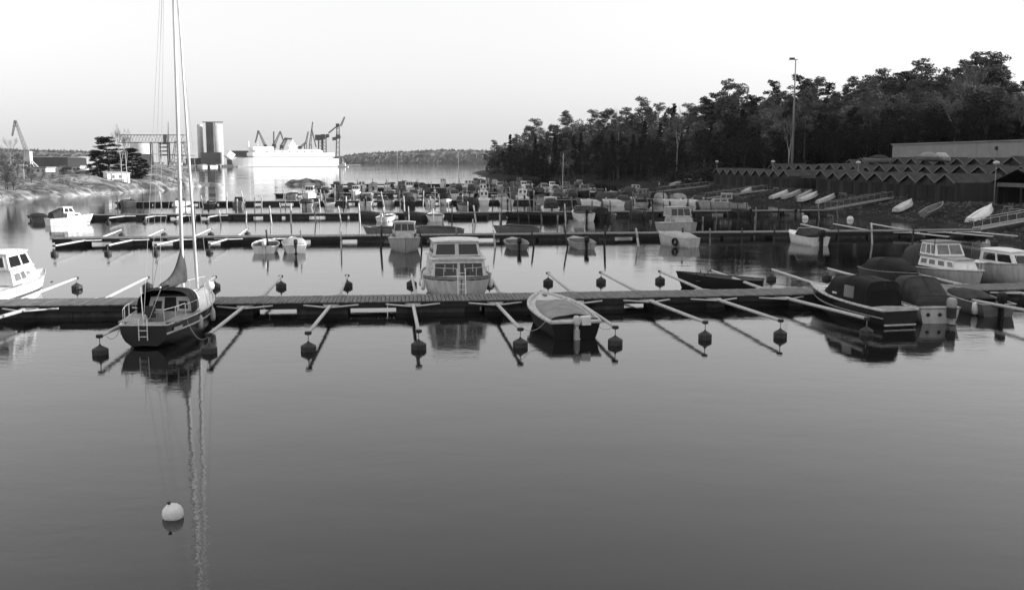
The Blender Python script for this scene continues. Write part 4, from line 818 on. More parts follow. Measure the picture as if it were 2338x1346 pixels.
# a person standing on the bank
def person(p, s):
    t = thing('person', 'person in a pale jacket standing on the bank beyond the moored boats', 'person', p, R(200)); t.scale = (s, s, s)
    J = {'pel': ((0, 0, .95), .15), 'waist': ((0, 0, 1.12), .13), 'chest': ((0, .01, 1.35), .16), 'neck': ((0, 0, 1.5), .06), 'head': ((0, .02, 1.62), .1), 'crown': ((0, .01, 1.74), .07)}
    for s_, n_ in ((-1, 'l'), (1, 'r')):
        J.update({'hip' + n_: ((s_ * .1, 0, .9), .1), 'knee' + n_: ((s_ * .11, .02, .5), .065), 'ank' + n_: ((s_ * .12, -.02, .09), .045), 'toe' + n_: ((s_ * .13, .14, .03), .035),
                  'sh' + n_: ((s_ * .19, 0, 1.43), .065), 'el' + n_: ((s_ * .25, -.02, 1.15), .05), 'wr' + n_: ((s_ * .25, .05, .92), .035), 'ha' + n_: ((s_ * .25, .07, .82), .04)})
    Ed = [('pel', 'waist'), ('waist', 'chest'), ('chest', 'neck'), ('neck', 'head'), ('head', 'crown')]
    for n_ in 'lr': Ed += [('pel', 'hip' + n_), ('hip' + n_, 'knee' + n_), ('knee' + n_, 'ank' + n_), ('ank' + n_, 'toe' + n_), ('chest', 'sh' + n_), ('sh' + n_, 'el' + n_), ('el' + n_, 'wr' + n_), ('wr' + n_, 'ha' + n_)]
    ks = list(J); me = bpy.data.meshes.new('body'); me.from_pydata([J[k][0] for k in ks], [(ks.index(a), ks.index(b_)) for a, b_ in Ed], [])
    o = link('body', me, t); o.modifiers.new('skin', 'SKIN'); o.modifiers.new('sub', 'SUBSURF').render_levels = 1
    for i, k in enumerate(ks): me.skin_vertices[0].data[i].radius = (J[k][1], J[k][1]); me.skin_vertices[0].data[i].use_root = (k == 'pel')
    me.materials.append(M['cloth_dark'])
    MB().lathe([(.17, .78), (.185, .95), (.16, 1.15), (.2, 1.38), (.12, 1.49), (.07, 1.52)], 12).build('jacket', 'cloth_pale', t, True)
    MB().lathe([(.02, 1.53), (.085, 1.58), (.1, 1.66), (.075, 1.74), (.01, 1.78)], 12).build('head', 'skin', t, True)
    MB().lathe([(.105, 1.68), (.09, 1.74), (.05, 1.785), (.0, 1.795)], 12, (0, -.015, .004)).build('hair', 'hair', t, True)
q = D(1505, 413, 262); person(Vector((q.x, q.y, ground_z(q.x, q.y) if ground_z(q.x, q.y) > .2 else .6)), 1.0)

# ------------------------------------------------------------------ trees
def leaf_cloud(b, rnd, c, rad, n, size, flat=.5):
    for _ in range(n):
        while True:
            p = Vector((rnd.uniform(-1, 1), rnd.uniform(-1, 1), rnd.uniform(-1, 1)))
            if p.length < 1: break
        p = Vector((p.x * rad, p.y * rad, p.z * rad * flat)) + c
        a = Vector((rnd.gauss(0, 1), rnd.gauss(0, 1), rnd.gauss(0, .5))).normalized(); d = Vector((rnd.gauss(0, 1), rnd.gauss(0, 1), rnd.gauss(0, 1))).cross(a).normalized()
        s = size * rnd.uniform(.5, 1.2); b.add([p - a * s - d * s * .15, p + d * s * .45, p + a * s - d * s * .1], [(0, 1, 2)])
def pine(seed, wide=1., low=.45, dens=1.):
    rnd = random.Random(seed); H = 18.; tr, cr = MB(), MB(); bx, by = rnd.uniform(-.6, .6), rnd.uniform(-.6, .6)
    def ax(z): f = z / H; return Vector((bx * f * f + .25 * math.sin(f * 5 + seed), by * f * f + .2 * math.cos(f * 4 + seed), z))
    zs_ = [0, 3, 6, 9, 12, 15, 17.3]
    for a, c in zip(zs_, zs_[1:]): tr.tube(ax(a), ax(c), .27 * (1 - a / H) + .03, .27 * (1 - c / H) + .03, 7, False)
    n = int(44 * dens)
    for i in range(n):
        f = low + (1 - low) * ((i + rnd.random()) / n); z = f * H; a = rnd.uniform(0, 6.283)
        k = (f - low) / (1 - low); reach = wide * (.7 + 2.2 * math.sin(math.pi * min(1, .18 + .78 * k))) * rnd.uniform(.55, 1.1)
        c = ax(z) + Vector((math.cos(a) * reach, math.sin(a) * reach, rnd.uniform(-.2, .9)))
        tr.tube(ax(z - .5), c, .06, .02, 4, False); leaf_cloud(cr, rnd, c, rnd.uniform(.7, 1.35), int(64 * dens), .4, .5)
    leaf_cloud(cr, rnd, ax(H - .4), 1.0, 60, .4, .7)
    return tr.mesh('trunk', True), cr.mesh('crown')
def spruce(seed):
    rnd = random.Random(seed); H = 18.; tr, cr = MB(), MB(); tr.tube((0, 0, 0), (0, 0, H - .5), .24, .03, 7, False)
    for i in range(46):
        f = (i + rnd.random()) / 46; z = 1.2 + f * (H - 1.4); reach = (1 - f) ** .85 * 3.1 * rnd.uniform(.6, 1.05) + .15; a = i * 2.4 + rnd.uniform(-.5, .5)
        c = Vector((math.cos(a) * reach * .62, math.sin(a) * reach * .62, z - reach * .22)); tr.tube((0, 0, z), c, .04, .015, 4, False)
        leaf_cloud(cr, rnd, c, .35 + reach * .45, int(45 + 60 * (1 - f)), .46, .5)
    return tr.mesh('trunk', True), cr.mesh('crown')
def bare(seed, H=15., spread=1., leaf=0):
    rnd = random.Random(seed); tr, cr = MB(), MB()
    def grow(p, d, L, r, lev):
        q = p + d * L; (tr if lev < 2 else cr).tube(p, q, r, r * .62, 6 if lev < 2 else 3, False)
        if lev > 4: return
        if leaf and lev > 2: leaf_cloud(cr, rnd, q, .8, leaf, .22, .8)
        k = (3, 3, 4, 4, 3)[lev]
        for i in range(k):
            nd = (d + Vector((rnd.gauss(0, .34), rnd.gauss(0, .34), rnd.uniform(-.05, .3))) * spread * (1 if lev else .8)).normalized()
            grow(p + d * L * rnd.uniform(.55, 1), nd, L * rnd.uniform(.5, .72), max(.012, r * .5), lev + 1)
    grow(Vector((0, 0, 0)), Vector((rnd.uniform(-.06, .06), rnd.uniform(-.06, .06), 1)).normalized(), H * .48, .16, 0)
    return tr.mesh('trunk', True), cr.mesh('crown')
def broad(seed):
    rnd = random.Random(seed); H = 14.; tr, cr = MB(), MB()
    tr.tube((0, 0, 0), (.2, 0, 5), .22, .14, 7, False)
    for i in range(20):
        a = rnd.uniform(0, 6.283); z = rnd.uniform(4.5, 13); w = 3.0 * math.sin(math.pi * (z - 3) / 11.5) ** .7 * rnd.uniform(.35, 1); c = Vector((math.cos(a) * w, math.sin(a) * w, z))
        tr.tube((.15, 0, max(3, z * .55)), c, .07, .02, 4, False); leaf_cloud(cr, rnd, c, rnd.uniform(1.1, 1.9), 95, .36, .8)
    return tr.mesh('trunk', True), cr.mesh('crown')
def variant(ms, tm, cm, H):
    ms[0].materials.append(M[tm]); ms[1].materials.append(M[cm]); return ms[0], ms[1], H
PINES = [variant(pine(i, wide=(1, .8, 1.15, .9, 1.05)[i], low=(.42, .3, .55, .36, .2)[i]), 'bark_pine', 'needles' if i == 4 else 'needles_lit', 18.) for i in range(5)]
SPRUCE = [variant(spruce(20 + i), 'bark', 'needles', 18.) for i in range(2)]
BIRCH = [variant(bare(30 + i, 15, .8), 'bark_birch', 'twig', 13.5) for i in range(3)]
SHADEB = [variant(broad(60 + i), 'bark', 'needles', 14.5) for i in range(2)]  # bushy trees toned near-black so the lower wood looks shaded
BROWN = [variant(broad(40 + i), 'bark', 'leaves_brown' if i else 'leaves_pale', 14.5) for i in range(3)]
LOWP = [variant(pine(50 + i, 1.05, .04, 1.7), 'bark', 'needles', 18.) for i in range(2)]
trees = []
def tree(kind, p, h, label, group=None, name='pine_tree', rz=None, sx=1.):
    tm, cm, H = kind; t = thing(name, label, 'tree', p - Vector((0, 0, .3)), random.uniform(0, 6.28) if rz is None else rz, group)
    s = h / H; t.scale = (s * sx, s * sx, s)
    link('trunk', tm, t); link('crown', cm, t); trees.append((p.x, p.y)); return t
random.seed(77); rnd = random.Random(78)
SKY = [(1112, 345), (1130, 322), (1165, 305), (1200, 288), (1225, 275), (1255, 285), (1290, 257), (1325, 262), (1345, 285), (1358, 255), (1400, 250), (1430, 250), (1470, 227), (1505, 240), (1540, 234), (1575, 240), (1605, 225), (1640, 215), (1662, 188), (1690, 196), (1715, 218), (1740, 212), (1766, 186), (1785, 212), (1805, 215), (1832, 174), (1862, 178), (1890, 190), (1930, 196), (1950, 182), (1985, 178), (2020, 164), (2050, 168), (2070, 168), (2104, 143), (2140, 158), (2180, 160), (2205, 145), (2232, 128), (2262, 126), (2284, 135), (2300, 185), (2320, 195), (2345, 185), (2400, 170)]
YS = [(1105, 590), (1150, 520), (1200, 470), (1290, 420), (1400, 385), (1470, 360), (1560, 330), (1660, 300), (1830, 270), (2100, 250), (2345, 225), (2420, 220)]
def zone(x): return 'point at the left of the wood' if x < 1330 else ('middle of the wood' if x < 1720 else ('wood behind the sheds' if x < 2040 else 'hill above the concrete hall'))
KW = {'p': ('pine_tree', 'dark pine'), 's': ('spruce_tree', 'dark pointed spruce'), 'b': ('leafless_tree', 'pale leafless birch'), 'o': ('broadleaf_tree', 'brownish spring tree'), 'd': ('bushy_tree', 'dark bushy tree')}
def forest_tree(kd, px, top, Y, kv=None):
    q = D(px, top, Y); z0 = ground_z(q.x, q.y)
    if z0 < .25: return False
    h = q.z - z0
    if h < 4 or h > 27: h = max(5, min(h, 27))
    kind = rnd.choice({'d': SHADEB, 'p': PINES, 's': SPRUCE, 'b': BIRCH, 'o': BROWN}[kd]) if kv is None else kv
    tree(kind, Vector((q.x, q.y, z0)), h, f'{KW[kd][1]} in the {zone(px)}', f'{KW[kd][1]}s, {zone(px)}', KW[kd][0], sx=rnd.uniform(.85, 1.15) * (1 if h > 14 else 1.2)); return True
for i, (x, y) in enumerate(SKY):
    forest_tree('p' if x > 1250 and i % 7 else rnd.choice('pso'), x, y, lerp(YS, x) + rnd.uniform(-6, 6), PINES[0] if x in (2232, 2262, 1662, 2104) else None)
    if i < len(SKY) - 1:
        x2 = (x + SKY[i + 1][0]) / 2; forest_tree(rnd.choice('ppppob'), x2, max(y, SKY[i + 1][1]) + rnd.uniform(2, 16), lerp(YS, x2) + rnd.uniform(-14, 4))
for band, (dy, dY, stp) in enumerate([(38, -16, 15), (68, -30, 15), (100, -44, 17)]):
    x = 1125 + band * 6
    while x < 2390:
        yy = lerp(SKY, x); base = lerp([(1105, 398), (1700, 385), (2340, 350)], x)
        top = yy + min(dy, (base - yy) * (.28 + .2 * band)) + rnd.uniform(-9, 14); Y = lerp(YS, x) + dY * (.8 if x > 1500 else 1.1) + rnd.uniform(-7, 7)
        kd = rnd.choice(('psodd', 'psddd', 'sdddd')[band] if x < 1700 else ('ppooob', 'psddob', 'sdddd')[band])  # darker kinds in the lower bands paint the wood's shade
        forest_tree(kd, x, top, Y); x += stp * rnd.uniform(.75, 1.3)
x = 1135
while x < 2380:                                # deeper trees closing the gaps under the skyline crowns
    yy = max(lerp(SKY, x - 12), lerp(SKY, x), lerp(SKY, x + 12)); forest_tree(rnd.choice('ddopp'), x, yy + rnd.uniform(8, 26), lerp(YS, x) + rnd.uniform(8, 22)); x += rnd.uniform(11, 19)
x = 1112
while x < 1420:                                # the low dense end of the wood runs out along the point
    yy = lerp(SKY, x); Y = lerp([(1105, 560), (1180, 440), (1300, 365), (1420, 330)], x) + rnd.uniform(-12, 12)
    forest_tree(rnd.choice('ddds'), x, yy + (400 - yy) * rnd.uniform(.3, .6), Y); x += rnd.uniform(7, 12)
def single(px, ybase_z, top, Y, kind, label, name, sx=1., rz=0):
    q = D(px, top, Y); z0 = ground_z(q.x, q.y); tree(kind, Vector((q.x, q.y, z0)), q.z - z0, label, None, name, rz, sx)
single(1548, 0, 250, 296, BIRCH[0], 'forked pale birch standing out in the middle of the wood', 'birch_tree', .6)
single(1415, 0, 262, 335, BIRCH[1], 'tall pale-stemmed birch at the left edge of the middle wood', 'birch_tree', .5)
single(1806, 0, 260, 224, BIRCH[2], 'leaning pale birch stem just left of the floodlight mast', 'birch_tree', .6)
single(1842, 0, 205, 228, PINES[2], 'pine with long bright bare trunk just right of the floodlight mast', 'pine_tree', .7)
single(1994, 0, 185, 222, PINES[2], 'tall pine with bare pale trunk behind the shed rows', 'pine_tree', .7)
# undergrowth: one mass nobody could count
b = MB(); rnd = random.Random(9)
for _ in range(1800):
    v = rnd.uniform(228, 520); s = rnd.uniform(4, 60); q = W(shore_u(v) + s, v); z = ground_z(q.x, q.y)
    if z > .4: leaf_cloud(b, rnd, Vector((q.x, q.y, z + rnd.uniform(.5, 2.2))), rnd.uniform(1.0, 2.6), 18, .5, .8)
for _ in range(450):
    v = rnd.uniform(120, 260); s = rnd.uniform(52, 95); q = W(shore_u(v) + s, v); z = ground_z(q.x, q.y)
    leaf_cloud(b, rnd, Vector((q.x, q.y, z + rnd.uniform(.6, 2.4))), rnd.uniform(1.0, 2.6), 20, .5, .8)
tag(b.build('undergrowth', 'needles'), 'dark scrub under the trees of the wood', kind='stuff')  # near-black tone stands in for shade beneath the trees

# ------------------------------------------------------------------ left shore
p = G(266, 414, rock_z, 170, 400)
t = thing('white_cabin', 'small white wooden cabin on the rocks beneath the birches', 'cabin', Vector((p.x, 246, rock_z(p.x, 246) - .1)), R(42)); t.location.x = D(266, 400, 246).x
MB().add([(-2.7, -1.4, -.6), (2.7, -1.4, -.6), (2.7, -1.4, 2.05), (-2.7, -1.4, 2.05), (-2.7, 1.4, -.6), (2.7, 1.4, -.6), (2.7, 1.4, 2.3), (-2.7, 1.4, 2.3)], [(0, 1, 2, 3), (5, 4, 7, 6), (4, 0, 3, 7), (1, 5, 6, 2), (3, 2, 6, 7)]).build('wall', 'white', t)
MB().add([(-2.95, -1.7, 2.04), (2.95, -1.7, 2.04), (2.95, 1.7, 2.34), (-2.95, 1.7, 2.34), (-2.95, -1.7, 2.14), (2.95, -1.7, 2.14), (2.95, 1.7, 2.44), (-2.95, 1.7, 2.44)], [(3, 2, 1, 0), (4, 5, 6, 7), (0, 1, 5, 4), (1, 2, 6, 5), (2, 3, 7, 6), (3, 0, 4, 7)]).build('roof', 'offwhite', t)
for x in (-1.25, .4):
    w = MB().box((x, -1.42, 1.25), (.5, .05, .75)).build('window', 'glass', t); MB().box((x, -1.45, 1.25), (.05, .03, .75)).build('window_bar', 'white', w)
MB().box((1.9, -1.42, .9), (.75, .05, 1.75)).build('door', 'offwhite', t); MB().box((0.1, -1.6, .2), (2.0, .3, .9)).build('step', 'mid', t); MB().box((-2.2, -1.6, .1), (.6, .3, .7)).build('plinth_box', 'mid', t)
def left_tree(kind, px, ytop, Y, label, name, sx=1., group=None, rz=0):
    q = D(px, ytop, Y); z0 = rock_z(q.x, q.y); return tree(kind, Vector((q.x, q.y, z0)), q.z - z0, label, group, name, rz, sx)
left_tree(LOWP[0], 243, 312, 262, 'spreading dark pine on the rocks behind the white cabin', 'pine_tree', 1.9)
left_tree(LOWP[1], 222, 345, 258, 'lower dark pine left of the white cabin', 'pine_tree', 1.7)
left_tree(LOWP[1], 300, 338, 268, 'dark bushy pine right of the white cabin', 'pine_tree', 2.1, rz=1)
left_tree(LOWP[0], 322, 362, 274, 'low dark pine at the right end of the cabin clump', 'pine_tree', 2.2, rz=2)
left_tree(BIRCH[0], 272, 290, 244, 'pale birch, left of the two before the white cabin', 'birch_tree', .8)
left_tree(BIRCH[2], 286, 296, 243.5, 'pale birch, right of the two before the white cabin', 'birch_tree', .8)
rnd = random.Random(4)
for i, (px, top, Y) in enumerate([(6, 330, 205), (22, 322, 215), (36, 335, 222), (50, 332, 228), (12, 352, 200), (62, 358, 240), (-14, 325, 210), (150, 372, 262), (178, 376, 268), (100, 385, 232), (70, 384, 214), (120, 392, 238), (28, 386, 200), (338, 372, 285), (200, 372, 270)]):
    left_tree(BIRCH[i % 3] if i in (1, 3, 6) else BROWN[i % 3], px, top, Y, f'greyish scrub tree, {ORD[i]} counted among those on the left rocks', 'scrub_tree', 1.0 if top < 360 else 1.6, 'scrub trees on the left rocks', i)
t = thing('crane', 'pale shore crane with tall lattice jib at the far left', 'crane', Vector((D(66, 380, 520).x, 520, 1.0)))
def lattice(b, p, q, w0, w1, n, r):
    p, q = Vector(p), Vector(q); d = (q - p).normalized(); a = d.cross(Vector((0, 1, 0)) if abs(d.y) < .9 else Vector((1, 0, 0))).normalized(); c = d.cross(a)
    pr = None
    for i in range(n + 1):
        f = i / n; o = p + (q - p) * f; w = w0 + (w1 - w0) * f; cs = [o + (a * sx + c * sy) * w / 2 for sx, sy in ((1, 1), (1, -1), (-1, -1), (-1, 1))]
        if pr:
            for j in range(4): b.tube(pr[j], cs[j], r, r, 4, False); b.tube(pr[j], cs[(j + 1) % 4], r * .6, r * .6, 3, False)
        pr = cs
    return b
MB().box((0, 0, 8), (3.0, 3.0, 6.5)).build('machine_house', 'concrete_pale', t)
b = MB(); [b.tube((x * 3.2, y * 3, 0), (x * 1.2, y * 1.2, 5), .25, .2, 5) for x in (-1, 1) for y in (-1, 1)]; b.tube((2, 0, 6), (8, 0, 0), .35).tube((1.2, 0, 7), (6.5, 0, 0), .3); b.build('portal', 'concrete_pale', t)
lattice(MB(), (-.6, 0, 10.5), (-5.5, 0, 27), 1.6, .8, 9, .1).build('jib', 'steelwork', t); lattice(MB(), (-5.5, 0, 27), (-7.6, 0, 19), .9, .5, 4, .1).build('jib_head', 'steelwork', t)

# ------------------------------------------------------------------ the harbour across the water
def cyl(px0, px1, ytop, ybot, Y):
    a, b_ = D(px0, ytop, Y), D(px1, ybot, Y); return (a.x + b_.x) / 2, abs(b_.x - a.x) / 2, b_.z, a.z
t = thing('cement_silo', 'tall paired cement silos with dark lift tower left of the ferry', 'silo', (D(478, 380, 1230).x, 1230, 2.2)); ox = t.location.x
for px0, px1, m in ((446, 463, 'concrete_pale'), (478, 511, 'concrete_pale')):
    x, r, z0, z1 = cyl(px0, px1, 285, 378, 1230); MB().lathe([(r, 0), (r, z1 - 2.2), (r * .96, z1 - 1.6), (.2, z1 - 1.2)], 28, (x - ox, 0 if px0 > 470 else 6, 0)).build('silo_drum', m, t, True)
x0, x1 = D(461, 0, 1222).x - ox, D(478, 0, 1222).x - ox; z1 = D(470, 284, 1222).z
MB().box(((x0 + x1) / 2, -9, z1 / 2), (x1 - x0, 9, z1)).build('lift_tower', 'industrial_dark', t)
MB().box(((x0 + x1) / 2 + 2, -4, z1 + .6), (25, 4, 1.1)).build('conveyor_gallery', 'industrial_mid', t)
MB().box((8, -17, 8), (24, 5, 14)).build('loading_shed', 'industrial_dark', t)
q = D(323, 352, 1190); t = thing('storage_tank', 'round pale storage tank left of the harbour gantry', 'tank', (q.x, 1190, 2.2)); zt = D(323, 326, 1190).z - 2.2
MB().lathe([(12.5, 0), (12.5, zt), (11, zt + .8), (.2, zt + 1.5)], 28).build('tank_shell', 'concrete_pale', t, True); b = MB()
for i in range(20): b.tube((12.7 + .03 * i, -1, .5 + (zt - 1) * i / 20), (12.7 + .03 * i, 1, .5 + (zt - 1) * i / 20), .1)
b.build('ladder', 'steelwork', t)
Yg = 1150; ox = D(350, 370, Yg).x; t = thing('gantry_crane', 'long lattice gantry crane on legs left of the silos', 'gantry crane', (ox, Yg, 2.2))
def gx(px): return D(px, 366, Yg).x - ox
def gz_(py): return D(350, py, Yg).z - 2.2
b = lattice(MB(), (gx(276), 0, (gz_(309) + gz_(325)) / 2), (gx(424), 0, (gz_(309) + gz_(325)) / 2), 8.5, 8.5, 20, .38); b.build('truss', 'steelwork', t)
for px in (347, 366, 386):
    b = MB(); b.box((gx(px), -3, gz_(325) / 2), (1.4, 1.4, gz_(325))).box((gx(px), 3, gz_(325) / 2), (1.4, 1.4, gz_(325))); b.build('leg', 'steelwork' if px != 366 else 'concrete_pale', t)
b = MB(); [b.box(((gx(366) + gx(386)) / 2, 0, gz_(y)), (gx(386) - gx(366), 5, 1.6)) for y in (328, 336, 345, 354)]; b.build('cross_beam', 'steelwork', t)
MB().box((gx(381), -2, gz_(316)), (3.5, 4, 9)).build('trolley_cab', 'industrial_dark', t); MB().tube((gx(386), 0, gz_(325)), (gx(388), 0, gz_(278)), .7, .3, 6).build('signal_pole', 'steelwork', t)
lattice(MB(), (gx(402), 0, 0), (gx(407), 0, gz_(322)), 9, 4, 6, .35).build('pylon', 'steelwork', t); lattice(MB(), (gx(424), 0, 0), (gx(417), 0, gz_(322)), 9, 4, 6, .35).build('pylon', 'steelwork', t)
def block(name, label, cat, px0, px1, ytop, Y, dep, m, roof='industrial_mid', wins=0, gable=0):
    a, b_ = D(px0, ytop, Y), D(px1, ytop, Y); w = b_.x - a.x; h = a.z - 1.5; t = thing(name, label, cat, ((a.x + b_.x) / 2, Y, 1.5))
    MB().box((0, dep / 2, h / 2 - .5), (w, dep, h + 1)).build('wall', m, t)
    if gable: MB().add([(-w / 2 - .5, -.5, h), (w / 2 + .5, -.5, h), (0, -.5, h + gable), (-w / 2 - .5, dep + .5, h), (w / 2 + .5, dep + .5, h), (0, dep + .5, h + gable)], [(0, 1, 2), (5, 4, 3), (1, 4, 5, 2), (3, 0, 2, 5)]).build('roof', roof, t)
    else: MB().box((0, dep / 2, h + .3), (w + 1, dep + 1, .6)).build('roof', roof, t)
    for i in range(wins): MB().box((-w / 2 + w * (i + .5) / wins, -.06, h * .5), (w / wins * .45, .14, h * .4)).build('window', 'industrial_dark', t)
    return t
block('warehouse', 'long dark warehouse at the far left behind the shore crane', 'warehouse', 62, 200, 359, 900, 40, 'industrial_dark', 'concrete_pale')
block('warehouse', 'pale gabled warehouse just left of the big pine', 'warehouse', 154, 197, 361, 780, 30, 'concrete', 'concrete_pale', gable=1.2)
block('low_building', 'low white row of windows below the dark warehouse, right of two', 'building', 138, 182, 380, 560, 12, 'concrete_pale', wins=5)
block('low_building', 'low white building below the shore crane, left of two', 'building', 58, 104, 384, 480, 10, 'concrete_pale', wins=4)
block('low_building', 'low white shed under the gantry crane, left of two', 'building', 351, 366, 372, 1140, 10, 'concrete_pale')
block('low_building', 'low white shed under the gantry crane, right of two', 'building', 386, 415, 371, 1142, 10, 'concrete_pale')
block('plant_building', 'dark low plant building between gantry crane and silos', 'building', 424, 447, 362, 1210, 30, 'industrial_dark')
block('plant_building', 'grey process building below the storage tank', 'building', 318, 348, 353, 1160, 25, 'industrial_mid')
block('plant_building', 'dark stockpile building behind the ferry bow', 'building', 517, 566, 345, 1300, 40, 'industrial_dark')
for i, px in enumerate((380, 408, 447, 476, 500)):
    q = D(px, 380, 1083); o = tag(MB().box((q.x, 1084.2, 1.2), (2.6, 1.6, 2.6)).box((q.x, 1083.3, .4), (1.6, .5, 1.4)).build('quay_fender', 'industrial_dark'), f'dark fender on the quay edge, {ORD[i]} from the left', 'fender', 'fenders along the quay')
    if i < 4: MB().box((q.x + 5, 1088, 2.9), (4.4, 1.9, 1.2)).build('parked_van', ('concrete_pale', 'industrial_dark', 'concrete_pale', 'industrial_mid')[i]); o2 = C.objects[-1]; MB().box((q.x + 4.6, 1088, 3.75), (2.8, 1.8, .7)).build('cab', 'industrial_dark', o2); tag(o2, f'tiny vehicle parked on the quay edge, {ORD[i]} from the left', 'van', 'vehicles on the quay')

# ferry
Yf = 1175; xs = D(520, 381, Yf).x; xe = D(768, 381, Yf).x; Lf = xe - xs
t = thing('ferry', 'white car ferry with its bow visor raised, moored across the harbour', 'ferry', ((xs + xe) / 2, Yf + 18, 0), R(33))
def fz(py): return D(650, py, Yf).z
def fx(px): return D(px, 366, Yf).x - t.location.x
zd = fz(359); secs = []
for i in range(25):
    f = i / 24; x = -Lf / 2 + Lf * f; bw_ = 11.2 * (min(1, (f / .16)) ** .6 if f < .16 else 1) * (1 if f < .96 else .93)
    bw_ = max(bw_, 1.2); rk = 3.0 * max(0, 1 - f / .12)
    top = zd if .16 < f < .955 else (fz(361) if f <= .16 else fz(362))
    secs.append([Vector((x - rk * q / zd + rk * .5, s * bw_ * (.93 if q < .3 else 1), q)) for s, q in ((-1, top), (-1, .2), (-1, -2), (1, -2), (1, .2), (1, top))])
MB().loft(secs, True, True).build('hull', 'ship_white', t)
MB().box((fx(645), 0, .6), (Lf * .97, 22.6, 1.0)).build('boot_top', 'ship_grey', t)
MB().box((fx(660), 0, fz(357.2)), (fx(757) - fx(562), 20.6, fz(355.5) - fz(359))).build('promenade_recess', 'ship_grey', t)
def tier(a, b_, y0, y1, wd_, name='superstructure', m='ship_white'):
    o = MB().box(((fx(a) + fx(b_)) / 2, 0, (fz(y0) + fz(y1)) / 2), (fx(b_) - fx(a), wd_, fz(y1) - fz(y0))).build(name, m, t); return o
tier(560, 757, 356, 348.5, 21.4); tier(566, 728, 348.5, 343, 20.4); tier(562, 610, 343, 335, 19, 'bridge_deck'); tier(650, 728, 343, 340.5, 8, 'upper_deckhouse')
tier(564, 608, 341.5, 339.2, 19.4, 'bridge_windows', 'ship_grey')
for i in range(26): MB().box((fx(572 + i * 6), -10.75, fz(353)), (1.3, .2, .9)).build('cabin_window', 'ship_grey', t)
for i in range(7): MB().box((fx(600 + i * 18), -10.6, fz(345.6)), (6.2, 1.6, 1.5), 0, .8).build('lifeboat', 'ship_white', t)
fn = MB(); fn.add([Vector((fx(x), y, fz(z))) for x, y, z in ((651, -4, 340), (669, -4, 340), (666, -3, 325), (655, -3, 325), (651, 4, 340), (669, 4, 340), (666, 3, 325), (655, 3, 325))], [(0, 1, 2, 3), (7, 6, 5, 4), (4, 0, 3, 7), (1, 5, 6, 2), (3, 2, 6, 7)]); fn.build('funnel', 'ship_white', t)
MB().box((fx(661), 0, fz(332)), (fx(672) - fx(648), 7, .9)).build('funnel_platform', 'ship_white', t)
b = MB(); b.tube((fx(661), 0, fz(326)), (fx(662), 0, fz(318)), 1.6, .7, 8); b.tube((fx(558), 0, fz(343)), (fx(558), 0, fz(322)), .8, .5, 6).tube((fx(555), -3, fz(325)), (fx(561), 3, fz(325)), .4).tube((fx(580), 0, fz(336)), (fx(580), 0, fz(322)), .25, .2, 5); b.build('mast', 'ship_white', t)
a_ = R(38); vis = MB(); vis.box((0, 0, 0), (7.6, 13, 7.6), m=Matrix.Rotation(a_, 3, 'Y')); vis.build('bow_visor', 'ship_white', t, loc=(fx(513), 0, fz(354.5)))
MB().box((fx(530), 0, fz(360)), (8, 4, 1.4)).box((fx(545), 3, fz(360)), (5, 3, 1.2)).build('windlass', 'ship_grey', t)
rn = random.Random(2)                          # faint unreadable row of ten letters on the side
for i in range(10):
    x = fx(628 + 7.4 * i); b = MB(); z = fz(372.3)
    for s in ([(-.45, 0, .25, 1.8), (.45, 0, .25, 1.8)], [(0, .4, .25, 1.4), (.0, -.6, 1.1, .3)], [(0, 0, .3, 1.9)], [(0, .6, 1.2, .35), (0, -.1, .3, 1.6)])[(0, 1, 2, 3, 1, 2, 0, 2, 1, 0)[i]]: b.box((x + s[0], -11.28, z + s[1]), (s[2], .1, s[3]))
    b.build('hull_letter', 'ship_grey', t)
t = thing('tugboat', 'small white tug lying off the stern of the ferry', 'tug', (D(783, 372, 1172).x, 1172, 0), R(90))
hull(t, 12, 5, 1.2, 2.2, .8, .8, 2.2, .8, 'ship_white', 'ship_grey', 'ship_grey', far=True); cabin(t, -3, 2.5, 1.4, 4.4, 1.8, 1.6, .2, .5, .1, 'ship_white', [('r', .1, .45, .4, .8), ('r', .55, .9, .4, .8), ('f', .1, .9, .4, .8), ('l', .1, .45, .4, .8)], 'ship_white'); MB().tube((0, 0, 4.4), (0, 0, 10.5), .25, .15, 6).build('mast', 'ship_white', t)

def crane(label, base, segs, Y, cab=None, r=.28):
    o = D(base[0], base[1], Y); t = thing('dockyard_crane', label, 'crane', (o.x, Y, 2.2), 0, 'cranes beyond the ferry')
    def q(p): w = D(p[0], p[1], Y); return Vector((w.x - o.x, 0, w.z - 2.2))
    for nm, p0, p1, w0, w1 in segs: lattice(MB(), q(p0), q(p1), w0, w1, 8, r).build(nm, 'steelwork', t)
    for c in cab or []: MB().box(q(c[:2]), (c[2], 4, c[3])).build('cab', 'industrial_dark', t)
crane('left dockyard crane behind the ferry bridge, jib forming a peak', (604, 372), [('tower', (606, 372), (604, 334), 4, 3), ('jib', (606, 334), (590, 298), 2.5, 1.2), ('stay', (590, 298), (583, 326), 1.6, .8)], 1330, [(606, 333, 3.5, 3.5)])
crane('dockyard crane with thin upright mast, behind the ferry funnel at left', (625, 372), [('tower', (625, 372), (625, 334), 4, 3), ('jib', (625, 334), (640, 300), 2.5, 1.2), ('stay', (640, 300), (648, 324), 1.5, .8), ('mast', (625, 334), (625, 300), 1.2, .8)], 1320, [(626, 333, 5, 5)])
crane('stout dark crane leaning just left of the ferry funnel', (642, 372), [('tower', (642, 372), (643, 336), 4.5, 3.5), ('jib', (643, 336), (653, 317), 4, 3), ('arm', (653, 317), (667, 317), 1.6, 1.2)], 1300, [(644, 335, 5, 4), (653, 317, 3, 3)], .4)
